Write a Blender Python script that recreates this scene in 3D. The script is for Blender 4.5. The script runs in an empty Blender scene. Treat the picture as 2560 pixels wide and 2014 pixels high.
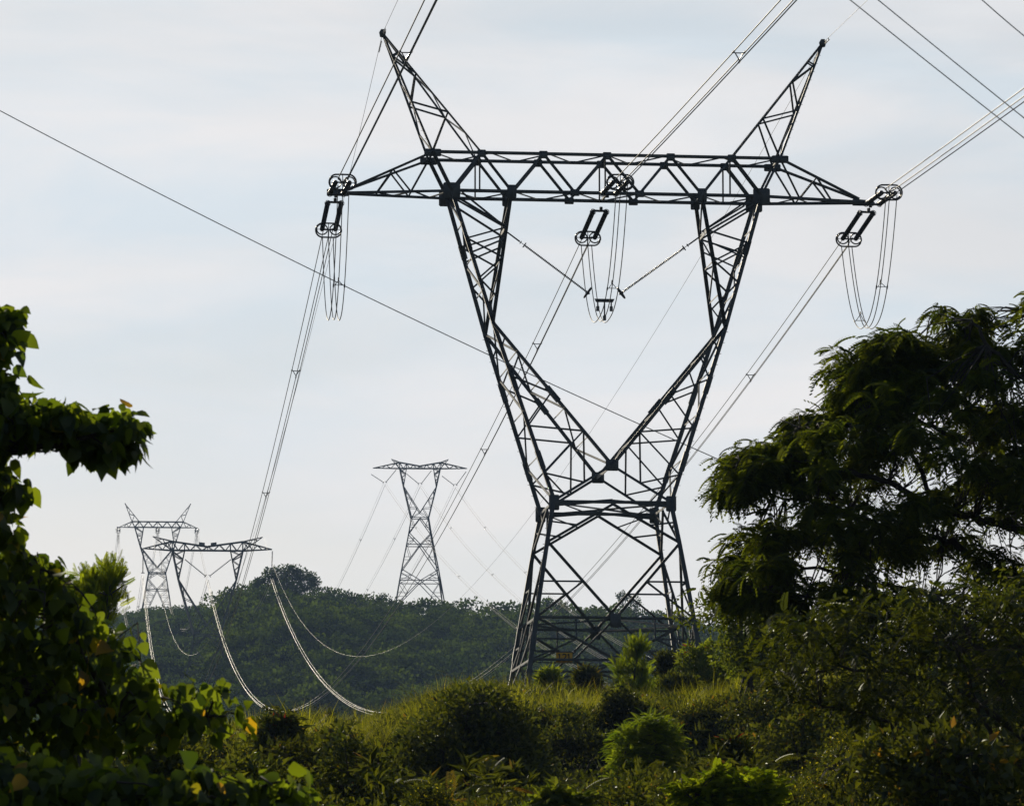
import bpy, math, random
import numpy as np
rng = np.random.default_rng(7); random.seed(7)
R = math.radians
sc = bpy.context.scene; COL = sc.collection

# ------------------------------------------------------------------ camera, light, sky
F = 11159.0; HOR = 2449.5
TH = math.atan2(HOR - 1007, F)
cam = bpy.data.cameras.new('camera'); camo = bpy.data.objects.new('camera', cam); COL.objects.link(camo)
cam.sensor_width = 36; cam.lens = F / 2560 * 36
cam.clip_start = 0.5; cam.clip_end = 30000
camo.location = (0, 0, 0); camo.rotation_euler = (math.pi / 2 + TH, 0, 0)
cam.dof.use_dof = True; cam.dof.focus_distance = 265; cam.dof.aperture_fstop = 13
sc.camera = camo
SUN_EL, SUN_AZ = 21.0, -17.0           # degrees; azimuth measured from the view direction, left negative
sc.view_settings.view_transform = 'Standard'; sc.view_settings.look = 'None'
sc.view_settings.gamma = 1; sc.view_settings.use_curve_mapping = False
sc.view_settings.exposure = 0.0
w = bpy.data.worlds.new('World'); sc.world = w; w.use_nodes = True
nt = w.node_tree; nt.nodes.clear(); N = nt.nodes.new; L = nt.links.new
sky = N('ShaderNodeTexSky'); sky.sky_type = 'NISHITA'; sky.sun_disc = False
sky.sun_elevation = R(SUN_EL); sky.sun_rotation = R(SUN_AZ)
sky.air_density = 1.0; sky.dust_density = 0.5; sky.ozone_density = 1.5
tc = N('ShaderNodeTexCoord'); mp = N('ShaderNodeMapping'); mp.inputs['Scale'].default_value = (5, 5, 26); mp.inputs['Rotation'].default_value = (0, R(7), 0)
L(tc.outputs['Generated'], mp.inputs['Vector'])
n1 = N('ShaderNodeTexNoise'); n1.inputs['Scale'].default_value = 1.0; n1.inputs['Detail'].default_value = 6; n1.inputs['Distortion'].default_value = .7
L(mp.outputs[0], n1.inputs['Vector'])
cr = N('ShaderNodeMapRange'); cr.interpolation_type = 'SMOOTHSTEP'; cr.inputs[1].default_value = .38; cr.inputs[2].default_value = .68; cr.inputs[3].default_value = 0.78; cr.inputs[4].default_value = 1.0
L(n1.outputs['Fac'], cr.inputs[0])
mp2 = N('ShaderNodeMapping'); mp2.inputs['Scale'].default_value = (3, 3, 13); mp2.inputs['Rotation'].default_value = (0, R(-9), 0); mp2.inputs['Location'].default_value = (4, 1, 2.3)
L(tc.outputs['Generated'], mp2.inputs['Vector'])
n2 = N('ShaderNodeTexNoise'); n2.inputs['Scale'].default_value = 3.0; n2.inputs['Detail'].default_value = 9; n2.inputs['Roughness'].default_value = .55; n2.inputs['Distortion'].default_value = .5
L(mp2.outputs[0], n2.inputs['Vector'])
cc = N('ShaderNodeMix'); cc.data_type = 'RGBA'
cr2 = N('ShaderNodeMapRange'); cr2.inputs[1].default_value = .38; cr2.inputs[2].default_value = .64
L(n2.outputs['Fac'], cr2.inputs[0]); L(cr2.outputs[0], cc.inputs['Factor'])
CLOUD_A = (14.6, 16.0, 17.1, 1); CLOUD_B = (17.4, 17.2, 17.3, 1)
cc.inputs[6].default_value = CLOUD_A; cc.inputs[7].default_value = CLOUD_B
sepw = N('ShaderNodeSeparateXYZ'); L(tc.outputs['Generated'], sepw.inputs[0])
wz = N('ShaderNodeMapRange'); wz.inputs[1].default_value = .15; wz.inputs[2].default_value = .08; wz.inputs[3].default_value = 0; wz.inputs[4].default_value = .8
L(sepw.outputs['Z'], wz.inputs[0]); wm_ = N('ShaderNodeMix'); wm_.data_type = 'RGBA'; wm_.inputs[7].default_value = (17.9, 17.2, 16.6, 1)
L(wz.outputs[0], wm_.inputs['Factor']); L(cc.outputs[2], wm_.inputs[6])
# the thin cloud sheet lies in the part of the sky below about 30 degrees
sep = N('ShaderNodeSeparateXYZ'); L(tc.outputs['Generated'], sep.inputs[0])
lo = N('ShaderNodeMapRange'); lo.inputs[1].default_value = .62; lo.inputs[2].default_value = .22; lo.inputs[3].default_value = 0.15; lo.inputs[4].default_value = 1
L(sep.outputs['Z'], lo.inputs[0])
fw = N('ShaderNodeMapRange'); fw.inputs[1].default_value = -.1; fw.inputs[2].default_value = .85; fw.inputs[3].default_value = .06; fw.inputs[4].default_value = 1
L(sep.outputs['Y'], fw.inputs[0])
m1 = N('ShaderNodeMath'); m1.operation = 'MULTIPLY'; L(cr.outputs[0], m1.inputs[0]); L(lo.outputs[0], m1.inputs[1])
m2 = N('ShaderNodeMath'); m2.operation = 'MULTIPLY'; L(m1.outputs[0], m2.inputs[0]); L(fw.outputs[0], m2.inputs[1])
mx = N('ShaderNodeMix'); mx.data_type = 'RGBA'
L(m2.outputs[0], mx.inputs['Factor']); L(sky.outputs[0], mx.inputs[6]); L(wm_.outputs[2], mx.inputs[7])
bg = N('ShaderNodeBackground'); bg.inputs['Strength'].default_value = 0.05
L(mx.outputs[2], bg.inputs[0]); ow = N('ShaderNodeOutputWorld'); L(bg.outputs[0], ow.inputs[0])
sl = bpy.data.lights.new('sun', 'SUN'); sl.energy = 4.6; sl.angle = R(0.6); sl.color = (1, .88, .68)
so = bpy.data.objects.new('sun', sl); COL.objects.link(so)
so.rotation_euler = (R(90 - SUN_EL), 0, math.pi - R(SUN_AZ))
cy = sc.cycles
cy.max_bounces = 6; cy.diffuse_bounces = 3; cy.transmission_bounces = 4; cy.volume_bounces = 0; cy.glossy_bounces = 2

# ------------------------------------------------------------------ helpers
def P(px, py, D):
    """the point at forward distance D (metres) seen at a place of the photograph"""
    u = (px - 1280) / F; v = (1007 - py) / F
    y = math.cos(TH) - math.sin(TH) * v; z = math.sin(TH) + math.cos(TH) * v
    return np.array([u / y * D, D, z / y * D])
def Parr(px, py, D):
    u = (px - 1280) / F; v = (1007 - py) / F
    y = math.cos(TH) - math.sin(TH) * v; z = math.sin(TH) + math.cos(TH) * v
    return np.stack([u / y * D, D + 0 * u, z / y * D], 1)
def unit(v): return v / (np.linalg.norm(v, axis=-1, keepdims=True) + 1e-12)

class Soup:
    def __init__(s): s.v = []; s.f = []; s.r = []; s.n = 0
    def add(s, v, f, r=None):
        v = np.asarray(v, float); f = np.asarray(f, int)
        s.v.append(v); s.f.append(f + s.n); s.n += len(v)
        s.r.append(np.full(len(f), random.random() if r is None else r) if r is None or np.isscalar(r) else np.asarray(r))
    def scatter(s, tv, tf, Rm, loc, scale, rnd):
        """copies of a template: Rm (k,3,3), loc (k,3), scale (k,) or (k,3), rnd (k,)"""
        k = len(loc)
        if k == 0: return
        sc_ = scale[:, None, None] if scale.ndim == 1 else scale[:, None, :]
        V = np.einsum('kij,knj->kni', Rm, tv[None] * sc_) + loc[:, None]
        Fc = tf[None] + (np.arange(k) * len(tv))[:, None, None]
        s.add(V.reshape(-1, 3), Fc.reshape(-1, 4), np.repeat(rnd, len(tf)))
    def beam(s, p, q, wd, ref=(0, 1, 0), th=.14, solid=False):
        """steel angle from p to q, legs of width wd"""
        p = np.asarray(p, float); q = np.asarray(q, float); d = unit(q - p)
        a = np.asarray(ref, float); a = a - d * a.dot(d)
        if np.linalg.norm(a) < 1e-3: a = np.array([1., .3, .2]); a = a - d * a.dot(d)
        a = unit(a); b = np.cross(d, a)
        if solid: c = [(-.5, -.5), (.5, -.5), (.5, .5), (-.5, .5)]
        else: c = [(-.4, -.4), (.6, -.4), (.6, -.4 + th), (-.4 + th, -.4 + th), (-.4 + th, .6), (-.4, .6)]
        ring = [(a * x + b * y) * wd for x, y in c]; n = len(ring)
        V = [p + r for r in ring] + [q + r for r in ring]
        Fs = [[i, (i + 1) % n, (i + 1) % n + n, i + n] for i in range(n)]
        if solid: Fs += [[3, 2, 1, 0], [4, 5, 6, 7]]
        else:
            for o in (0, 6): Fs += [[o, o + 1, o + 2, o + 3], [o, o + 3, o + 4, o + 5]]
        s.add(V, Fs)
    def plate(s, c, ux, uy, t, poly):
        """flat plate of outline poly in the plane ux, uy about c, thickness t"""
        ux = unit(np.asarray(ux, float)); uy = unit(np.asarray(uy, float)); nn = np.cross(ux, uy); c = np.asarray(c, float)
        n = len(poly)
        V = [c + ux * x + uy * y - nn * t / 2 for x, y in poly] + [c + ux * x + uy * y + nn * t / 2 for x, y in poly]
        Fs = [[i, (i + 1) % n, (i + 1) % n + n, i + n] for i in range(n)]
        for o in (0, n):
            for i in range(1, n - 1, 2): Fs.append([o, o + i, o + i + 1, o + min(i + 2, n - 1)])
        s.add(V, Fs)
    def tube(s, pts, rad, n=6, cap=True):
        pts = np.asarray(pts, float); k = len(pts)
        rad = np.full(k, rad) if np.isscalar(rad) else np.asarray(rad, float)
        t = np.gradient(pts, axis=0); t = unit(t)
        a = np.cross(t, np.array([.31, .17, .93])); a = unit(a); b = np.cross(t, a)
        an = np.arange(n) * 2 * math.pi / n
        V = pts[:, None] + rad[:, None, None] * (a[:, None] * np.cos(an)[None, :, None] + b[:, None] * np.sin(an)[None, :, None])
        i, j = np.meshgrid(np.arange(k - 1), np.arange(n), indexing='ij')
        j2 = (j + 1) % n
        Fs = np.stack([i * n + j, i * n + j2, (i + 1) * n + j2, (i + 1) * n + j], -1).reshape(-1, 4)
        s.add(V.reshape(-1, 3), Fs)
    def build(s, name, mat, parent=None, smooth=False, origin=None):
        v = np.concatenate(s.v); f = np.concatenate(s.f); r = np.concatenate(s.r)
        if origin is not None: v = v - np.asarray(origin)
        # quads whose last two corners coincide become triangles
        tri = (f[:, 2] == f[:, 3])
        me = bpy.data.meshes.new(name)
        lt = np.where(tri, 3, 4); ls = np.concatenate([[0], np.cumsum(lt)[:-1]])
        mask = np.ones(f.shape, bool); mask[tri, 3] = False
        me.vertices.add(len(v)); me.vertices.foreach_set('co', v.astype(np.float32).ravel())
        me.loops.add(int(lt.sum())); me.loops.foreach_set('vertex_index', f[mask].astype(np.int32))
        me.polygons.add(len(f)); me.polygons.foreach_set('loop_start', ls.astype(np.int32)); me.polygons.foreach_set('loop_total', lt.astype(np.int32))
        if smooth: me.polygons.foreach_set('use_smooth', np.ones(len(f), bool))
        at = me.attributes.new('rnd', 'FLOAT', 'FACE'); at.data.foreach_set('value', r.astype(np.float32))
        me.materials.append(mat); me.update(calc_edges=True)
        o = bpy.data.objects.new(name, me); COL.objects.link(o)
        if origin is not None: o.location = origin
        if parent is not None: o.parent = parent
        return o

def thing(name, label, cat, loc=(0, 0, 0), rz=0, group=None):
    o = bpy.data.objects.new(name, None); COL.objects.link(o); o.empty_display_size = .5
    o.location = [float(c) for c in loc]; o.rotation_euler = (0, 0, rz); o['label'] = label; o['category'] = cat
    if group: o['group'] = group
    return o
def tag(o, label=None, cat=None, group=None, kind=None):
    for k, v in (('label', label), ('category', cat), ('group', group), ('kind', kind)):
        if v: o[k] = v
    return o
def copy_tree(o, parent=None):
    c = o.copy(); COL.objects.link(c); c.parent = parent
    for ch in list(o.children): copy_tree(ch, c)
    return c

# ------------------------------------------------------------------ materials
def new_mat(name):
    m = bpy.data.materials.new(name); m.use_nodes = True; m.node_tree.nodes.clear()
    return m, m.node_tree.nodes.new, m.node_tree.links.new
def leaf_mat(name, dark, light, trans=.45, glow=(1.5, 1.6, .6), odd=None, oddamt=.03, gloss=.022):
    m, N, L = new_mat(name)
    a = N('ShaderNodeAttribute'); a.attribute_name = 'rnd'
    ramp = N('ShaderNodeValToRGB'); e = ramp.color_ramp.elements
    e[0].color = (*dark, 1); e[1].color = (*light, 1); e[1].position = .96 if odd is None else .97 - oddamt
    if odd: x = e.new(1 - oddamt); x.color = (*odd, 1); x = e.new(1.0); x.color = (*odd, 1)
    L(a.outputs['Fac'], ramp.inputs[0])
    ge = N('ShaderNodeNewGeometry'); nz = N('ShaderNodeTexNoise'); nz.inputs['Scale'].default_value = .35; nz.inputs['Detail'].default_value = 2
    L(ge.outputs['Position'], nz.inputs['Vector'])
    mr = N('ShaderNodeMapRange'); mr.inputs[1].default_value = .35; mr.inputs[2].default_value = .65; mr.inputs[3].default_value = .7; mr.inputs[4].default_value = 1.3
    L(nz.outputs['Fac'], mr.inputs[0])
    vm = N('ShaderNodeVectorMath'); vm.operation = 'SCALE'; L(ramp.outputs[0], vm.inputs[0]); L(mr.outputs[0], vm.inputs['Scale'])
    d = N('ShaderNodeBsdfDiffuse'); L(vm.outputs[0], d.inputs[0])
    tm = N('ShaderNodeVectorMath'); tm.operation = 'MULTIPLY'; tm.inputs[1].default_value = glow; L(vm.outputs[0], tm.inputs[0])
    t = N('ShaderNodeBsdfTranslucent'); L(tm.outputs[0], t.inputs[0])
    mix = N('ShaderNodeMixShader'); mix.inputs[0].default_value = trans; L(d.outputs[0], mix.inputs[1]); L(t.outputs[0], mix.inputs[2])
    g = N('ShaderNodeBsdfGlossy'); g.inputs['Roughness'].default_value = .42; g.inputs[0].default_value = (.9, .95, .9, 1)
    fr = N('ShaderNodeMath'); fr.operation = 'MULTIPLY'; fr.inputs[1].default_value = gloss; fr.inputs[0].default_value = 1
    m2 = N('ShaderNodeMixShader'); L(fr.outputs[0], m2.inputs[0]); L(mix.outputs[0], m2.inputs[1]); L(g.outputs[0], m2.inputs[2])
    o = N('ShaderNodeOutputMaterial'); L(m2.outputs[0], o.inputs[0]); return m
def solid_mat(name, c1, c2, rough=.7, metal=0., scale=3., bump=0.):
    m, N, L = new_mat(name)
    p = N('ShaderNodeBsdfPrincipled'); p.inputs['Roughness'].default_value = rough; p.inputs['Metallic'].default_value = metal
    tcn = N('ShaderNodeNewGeometry'); nz = N('ShaderNodeTexNoise'); nz.inputs['Scale'].default_value = scale; nz.inputs['Detail'].default_value = 6
    L(tcn.outputs['Position'], nz.inputs['Vector'])
    rp = N('ShaderNodeValToRGB'); e = rp.color_ramp.elements; e[0].position = .35; e[1].position = .65; e[0].color = (*c1, 1); e[1].color = (*c2, 1)
    L(nz.outputs['Fac'], rp.inputs[0]); L(rp.outputs[0], p.inputs['Base Color'])
    if name == 'undergrowth_soil': p.inputs['Specular IOR Level'].default_value = 0
    if bump:
        b = N('ShaderNodeBump'); b.inputs['Strength'].default_value = bump; L(nz.outputs['Fac'], b.inputs['Height']); L(b.outputs[0], p.inputs['Normal'])
    o = N('ShaderNodeOutputMaterial'); L(p.outputs[0], o.inputs[0]); return m
M = {}
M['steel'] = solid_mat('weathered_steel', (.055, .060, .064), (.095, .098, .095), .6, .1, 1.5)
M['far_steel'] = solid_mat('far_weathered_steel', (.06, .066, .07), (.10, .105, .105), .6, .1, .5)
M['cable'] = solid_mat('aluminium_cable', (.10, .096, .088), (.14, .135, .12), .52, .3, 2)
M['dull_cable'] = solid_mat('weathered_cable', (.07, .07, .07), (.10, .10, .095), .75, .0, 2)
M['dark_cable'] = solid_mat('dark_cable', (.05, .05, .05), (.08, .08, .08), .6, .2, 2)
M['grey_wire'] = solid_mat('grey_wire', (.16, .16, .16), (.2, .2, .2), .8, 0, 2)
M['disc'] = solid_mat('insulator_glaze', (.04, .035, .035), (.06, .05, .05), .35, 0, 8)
M['yellow'] = solid_mat('yellow_plate_paint', (.62, .30, .012), (.72, .38, .02), .5, 0, 6)
M['black'] = solid_mat('black_paint', (.015, .015, .015), (.02, .02, .02), .6)
M['bark'] = solid_mat('bark', (.022, .018, .013), (.05, .04, .03), .9, 0, 9, .4)
M['soil'] = solid_mat('undergrowth_soil', (.012, .018, .007), (.03, .036, .012), .95, 0, .6, .3)
M['broad'] = leaf_mat('broad_leaf', (.020, .038, .007), (.085, .115, .013), .62, (2.7, 2.5, .7), (.28, .17, .02), .003)
M['frond'] = leaf_mat('feather_leaf', (.020, .035, .008), (.068, .088, .013), .55, (2.8, 2.5, .6))
M['yfrond'] = leaf_mat('pale_feather_leaf', (.05, .08, .012), (.13, .16, .025), .55, (2.3, 2.1, .5))
M['bright'] = leaf_mat('bright_fern_leaf', (.045, .08, .010), (.13, .175, .018), .55, (2.3, 2.1, .5))
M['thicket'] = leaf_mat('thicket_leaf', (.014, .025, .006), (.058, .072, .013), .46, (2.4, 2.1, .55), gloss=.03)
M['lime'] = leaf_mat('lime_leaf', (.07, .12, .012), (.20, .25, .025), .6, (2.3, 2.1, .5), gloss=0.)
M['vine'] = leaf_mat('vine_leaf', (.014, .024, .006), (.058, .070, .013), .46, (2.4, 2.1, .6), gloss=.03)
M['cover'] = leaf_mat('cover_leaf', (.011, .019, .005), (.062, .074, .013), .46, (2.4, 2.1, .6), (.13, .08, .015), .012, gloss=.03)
M['grass'] = leaf_mat('grass_blade', (.034, .048, .010), (.16, .165, .022), .58, (2.5, 2.3, .5), (.24, .17, .05), .03)
M['red'] = leaf_mat('red_leaf', (.14, .02, .01), (.26, .04, .015), .5, (1.4, 1, .8))
M['flower'] = leaf_mat('yellow_blossom', (.35, .30, .02), (.55, .48, .03), .4, (1.2, 1.2, .6))
M['wood'] = leaf_mat('far_wood_leaf', (.008, .018, .008), (.044, .068, .012), .38, (2.2, 2.1, .5), gloss=.0)
M['woodpale'] = leaf_mat('far_shrub_leaf', (.028, .045, .012), (.075, .10, .02), .3, (1.3, 1.5, .6), gloss=.0)
M['dry'] = leaf_mat('dry_leaf', (.06, .05, .025), (.16, .13, .06), .4, (1.2, 1.1, .8))

# ------------------------------------------------------------------ terrain
def ip(x, t): return np.interp(x, [a for a, b in t], [b for a, b in t])
RIDGE = [(-3000, 1960), (0, 1900), (500, 1872), (640, 1862), (800, 1846), (880, 1858), (960, 1836), (1040, 1800), (1140, 1766), (1250, 1764), (1400, 1776), (1500, 1774), (1620, 1776), (1800, 1745), (2100, 1690), (2560, 1640), (5000, 1500)]
CREST_R = [(-3000, 1760), (300, 1740), (500, 1610), (530, 1550), (560, 1524), (590, 1508), (625, 1499), (660, 1494), (720, 1490), (800, 1502), (850, 1512), (900, 1522), (960, 1532), (1050, 1542), (1200, 1548), (1320, 1553), (1420, 1552), (1520, 1560), (1640, 1572), (1760, 1592), (1900, 1625), (2560, 1660), (6000, 1800)]
CREST_L = [(-4000, 1650), (-500, 1570), (0, 1550), (200, 1550), (340, 1538), (420, 1530), (500, 1527), (560, 1529), (640, 1540), (760, 1640), (900, 1750), (6000, 1900)]
FRONT = [(0, -1.7), (25, -1.6), (45, -.6), (65, 1.3), (85, 2.9), (125, 4.8), (146, 6.1), (148.5, 6.9), (151.5, 8.7), (154, 9.1), (180, 11.0), (200, 12.4), (230, 14.5), (262, 16.6), (300, 18.5)]
def vnoise(x, y, s, seed):
    a = np.sin(x / s * 1.7 + seed) * np.cos(y / s * 1.3 + seed * 2.1) + .6 * np.sin(x / s * 3.1 - y / s * 2.3 + seed * 3.3) + .4 * np.cos(x / s * 5.3 + y / s * 4.9 + seed)
    return a / 2
def edge_shift(u, y):
    e = 16 * np.clip((1150 - u) / 350, 0, 1) + 2.5 * np.sin(u / 90.) + 1.5 * np.sin(u / 37.)
    return e * np.clip((y - 60) / 40, 0, 1) * np.clip((230 - y) / 50, 0, 1)
def ground_z(x, y):
    x = np.asarray(x, float); y = np.asarray(y, float); ys = np.maximum(y, 20)
    u = np.clip(x / ys * F + 1280, -6000, 9000)
    k = (HOR - ip(u, RIDGE)) / (HOR - 1758.)
    es = edge_shift(u, y); zf = ip(y + es, FRONT); zf = np.where(zf > 0, zf * y / (y + es + 1e-6), zf); zf = np.where(zf > 0, zf * (1 + (k - 1) * np.clip(y / 120, 0, 1)), zf)
    zf = zf + (.28 * vnoise(x, y, 7, 1.) + .16 * vnoise(x, y, 2.6, 4.)) * np.clip((y - 40) / 60, 0, 1) * np.clip((300 - y) / 20, 0, 1)
    t = np.clip((y - 300) / 250, 0, 1); t = t * t * (3 - 2 * t)
    z300 = 18.5 * (1 + (k - 1))
    zv = z300 * (1 - t) + 6 * t
    t2 = np.clip((y - 600) / 400, 0, 1); t2 = t2 * t2
    zv = zv + (46 - 6) * t2
    z = np.where(y < 300, zf, zv)
    for crest, Dc, pw, sd in ((CREST_R, 1380., .85, 2.), (CREST_L, 1640., .8, 5.)):
        cz = (HOR - ip(u, crest)) / F * Dc
        s_ = np.clip((y - 1000) / (Dc - 1000), 0, 1)
        zh = 46 + (cz - 46) * s_ ** pw + 5. * vnoise(x, y * .5, 26, sd) * np.sin(np.pi * s_) 
        back = np.clip((y - Dc) / 500, 0, 1); zh = zh - 60 * back ** 1.5
        z = np.where(y > 1000, np.maximum(np.where(crest is CREST_R, zh, z), zh) if crest is CREST_L else zh, z)
    far = np.clip((y - 2300) / 3000, 0, 1)
    z = z * (1 - far) + 40 * far
    return z
def make_ground():
    ds = np.concatenate([np.linspace(-400, 20, 14), np.linspace(25, 130, 50), np.linspace(131, 170, 70), np.linspace(171, 310, 70), np.linspace(320, 1000, 50), np.linspace(1008, 1700, 90), np.linspace(1720, 2400, 20), np.geomspace(2500, 9000, 14)])
    us = np.concatenate([np.linspace(-9000, -900, 14), np.linspace(-800, 3400, 170), np.linspace(3500, 11500, 14)])
    D, U = np.meshgrid(ds, us, indexing='ij')
    X = (U - 1280) / F * np.maximum(D, 120 + 0 * D) * np.where(np.abs(U - 1280) > 2200, 1 + (np.abs(U - 1280) - 2200) / 4000, 1)
    Z = ground_z(X, D)
    V = np.stack([X, D, Z], -1).reshape(-1, 3); n = len(us)
    i, j = np.meshgrid(np.arange(len(ds) - 1), np.arange(n - 1), indexing='ij')
    Fs = np.stack([i * n + j, i * n + j + 1, (i + 1) * n + j + 1, (i + 1) * n + j], -1).reshape(-1, 4)
    s = Soup(); s.add(V, Fs); o = s.build('ground', M['soil'], smooth=True); tag(o, kind='structure')
make_ground()

# ------------------------------------------------------------------ lattice towers
TW = dict(a=10.303, b=7.42, c=3.774, d=9.178, e=5.64, j=6.834, w=3.408, k=3.839, l=4.557, p=13.164, t=15.75,
          top=48.124, bot=45.846, joint=37.906, V=29.566, waist=27.438, K=25.033, L0=20.602, peak=55.423, tip=45.812, dc=1.353, dj=2.339, dV=3.219)
def lerp(a, b, t): return np.asarray(a, float) * (1 - t) + np.asarray(b, float) * t
def lattice(s, a0, a1, b0, b1, n, wd, start=0, ends=False, ref=(0, 1, 0), bias=1.0):
    """zigzag bracing between chord a (a0-a1) and chord b"""
    ts = [(i / n) ** bias for i in range(n + 1)]
    for i in range(n):
        if (i + start) % 2 == 0: s.beam(lerp(a0, a1, ts[i]), lerp(b0, b1, ts[i + 1]), wd, ref)
        else: s.beam(lerp(b0, b1, ts[i]), lerp(a0, a1, ts[i + 1]), wd, ref)
        if ends and i > 0: s.beam(lerp(a0, a1, ts[i]), lerp(b0, b1, ts[i]), wd * .85, ref)
OCT = [(-.5, -.42), (-.42, -.5), (.42, -.5), (.5, -.42), (.5, .42), (.42, .5), (-.42, .5), (-.5, .42)]
def plates(parent, specs, mat, t=.05):
    for c, wx, wz in specs:
        s = Soup(); s.plate(c, (1, 0, 0), (0, 0, 1), t, [(x * wx, y * wz) for x, y in OCT])
        s.build('gusset_plate', mat, parent)
def strain_tower(label, loc, yaw, ext, mat, detail=True, group=None, main=False):
    q = dict(TW); base = TW['L0'] - ext
    for k in ('top', 'bot', 'joint', 'V', 'waist', 'K', 'L0', 'peak', 'tip'): q[k] -= base
    root = thing('transmission_tower', label, 'pylon', loc, yaw, group)
    g = (q['l'] - q['k']) / (q['K'] - q['L0']); hb = q['l'] + g * ext
    WM = 1.0 if detail else 1.5
    wl = .26 * WM; wm = .15 * WM; ws = .10 * WM
    v = lambda x, y, z: np.array([x, y, z], float)
    # legs
    for sx in (-1, 1):
        for sy in (-1, 1):
            s = Soup(); ref = (0, -sy, 0)
            s.beam(v(sx * hb, sy * hb, -.6), v(sx * q['l'], sy * q['l'], q['L0']), wl * 1.12, ref)
            s.beam(v(sx * q['l'], sy * q['l'], q['L0']), v(sx * q['k'], sy * q['k'], q['K']), wl, ref)
            s.beam(v(sx * q['k'], sy * q['k'], q['K']), v(sx * q['w'], sy * q['w'], q['waist']), wl, ref)
            if detail:   # splices and step bolts
                for t in (.22, .62): s.beam(lerp(v(sx * hb, sy * hb, -.6), v(sx * q['l'], sy * q['l'], q['L0']), t), lerp(v(sx * hb, sy * hb, -.6), v(sx * q['l'], sy * q['l'], q['L0']), t + .16), wl * 1.35, ref)
                if sx * sy > 0:
                    for i in range(24):
                        c = lerp(v(sx * hb, sy * hb, 0), v(sx * q['w'], sy * q['w'], q['waist']), (i + .5) / 24); s.beam(c, c + v(sx * .28, 0, 0), .025, solid=True)
            s.build('leg', mat, root)
    # body faces
    for ax, sg in ((0, -1), (0, 1), (1, -1), (1, 1)):
        s = Soup()
        def m(a, h, z): return v(a * h, sg * h, z) if ax == 0 else v(sg * h, a * h, z)
        ref = (0, 1, 0) if ax == 0 else (1, 0, 0)
        W_, K_, l_ = q['w'], q['k'], q['l']
        c1 = m(0, W_, q['waist'] - .15); c2 = m(0, l_, q['L0'])
        for a in (-1, 1):
            s.beam(c1, m(a, K_, q['K']), wm, ref)                     # inverted V under the waist
            s.beam(m(a, K_, q['K']), c2, wm * 1.05, ref)              # big diagonals to the centre node
            s.beam(m(a, l_, q['L0']), c2, wm, ref)
            s.beam(lerp(c1, m(a, K_, q['K']), .55), m(a, (W_ + K_) / 2, (q['waist'] + q['K']) / 2), ws, ref)
            s.beam(lerp(c1, m(a, K_, q['K']), .3), m(a, W_, q['waist']), ws * .8, ref)
            md = lerp(m(a, K_, q['K']), c2, .52)
            hz = md[2]; hw = l_ + (K_ - l_) * (hz - q['L0']) / (q['K'] - q['L0'])
            s.beam(md, m(a, hw, hz), ws, ref); s.beam(md, m(a, l_, q['L0']), ws * 1.1, ref)
        # below: inverted V to the foot with secondary members
        if ext < 6:
            z3 = q['L0'] - 2.45; h3 = q['l'] + g * 2.45; c3 = m(0, h3, z3)
            s.beam(m(-1, h3, z3), m(1, h3, z3), wm * .9, ref)
            for a in (-1, 1):
                s.beam(m(a, q['l'], q['L0']), c3, wm * .9, ref); s.beam(c2, m(a * .5, h3, z3), ws * 1.2, ref); s.beam(c3, m(a, hb, .1), wm * .8, ref)
                s.beam(lerp(m(a, q['l'], q['L0']), c3, .5), m(a, h3, z3), ws, ref); s.beam(lerp(m(a, q['l'], q['L0']), c3, .5), m(a, (q['l'] + h3) / 2, (q['L0'] + z3) / 2), ws, ref)
                s.beam(lerp(m(a, q['l'], q['L0']), c3, .5), m(a * .5, q['l'], q['L0']), ws, ref)
        for a in ((-1, 1) if ext >= 6 else ()):
            ft = m(a, hb, .1); s.beam(c2, ft, wm, ref)
            nn = 6
            top_ = m(a, l_, q['L0'])
            for i in range(1, nn):
                t = i / nn; s.beam(lerp(c2, ft, t), lerp(top_, ft, t), ws, ref)
                s.beam(lerp(c2, ft, t), lerp(top_, ft, (i - 1) / nn if i > 1 else 0), ws, ref)
        s.build('face_bracing', mat, root)
    # plan bracing
    s = Soup(); l_, W_ = q['l'], q['w']; z = q['L0'] - .1
    for a, b in (((0, -1), (1, 0)), ((1, 0), (0, 1)), ((0, 1), (-1, 0)), ((-1, 0), (0, -1))): s.beam(v(a[0] * l_, a[1] * l_, z), v(b[0] * l_, b[1] * l_, z), ws, (0, 0, 1))
    s.build('plan_bracing', mat, root)
    s = Soup(); z = q['waist']
    for a in (-1, 1):
        s.beam(v(-W_, a * W_, z - .05), v(W_, a * W_, z - .05), wm * 1.15); s.beam(v(a * W_, -W_, z - .05), v(a * W_, W_, z - .05), wm, (1, 0, 0))
        s.beam(v(-W_, a * W_, z - .25), v(0, a * W_, z + .05), wm * 1.1); s.beam(v(W_, a * W_, z - .25), v(0, a * W_, z + .05), wm * 1.1)
        s.beam(v(-W_, a * W_, z - .12), v(0, 0, z - .12), ws, (0, 0, 1)); s.beam(v(W_, a * W_, z - .12), v(0, 0, z - .12), ws, (0, 0, 1))
    wf = s.build('waist_frame', mat, root)
    if detail:
        plates(wf, [(v(sx * W_, sy * (W_ + .06), z - .1), .6, .9) for sx in (-1, 1) for sy in (-1, 1)], mat)
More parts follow.
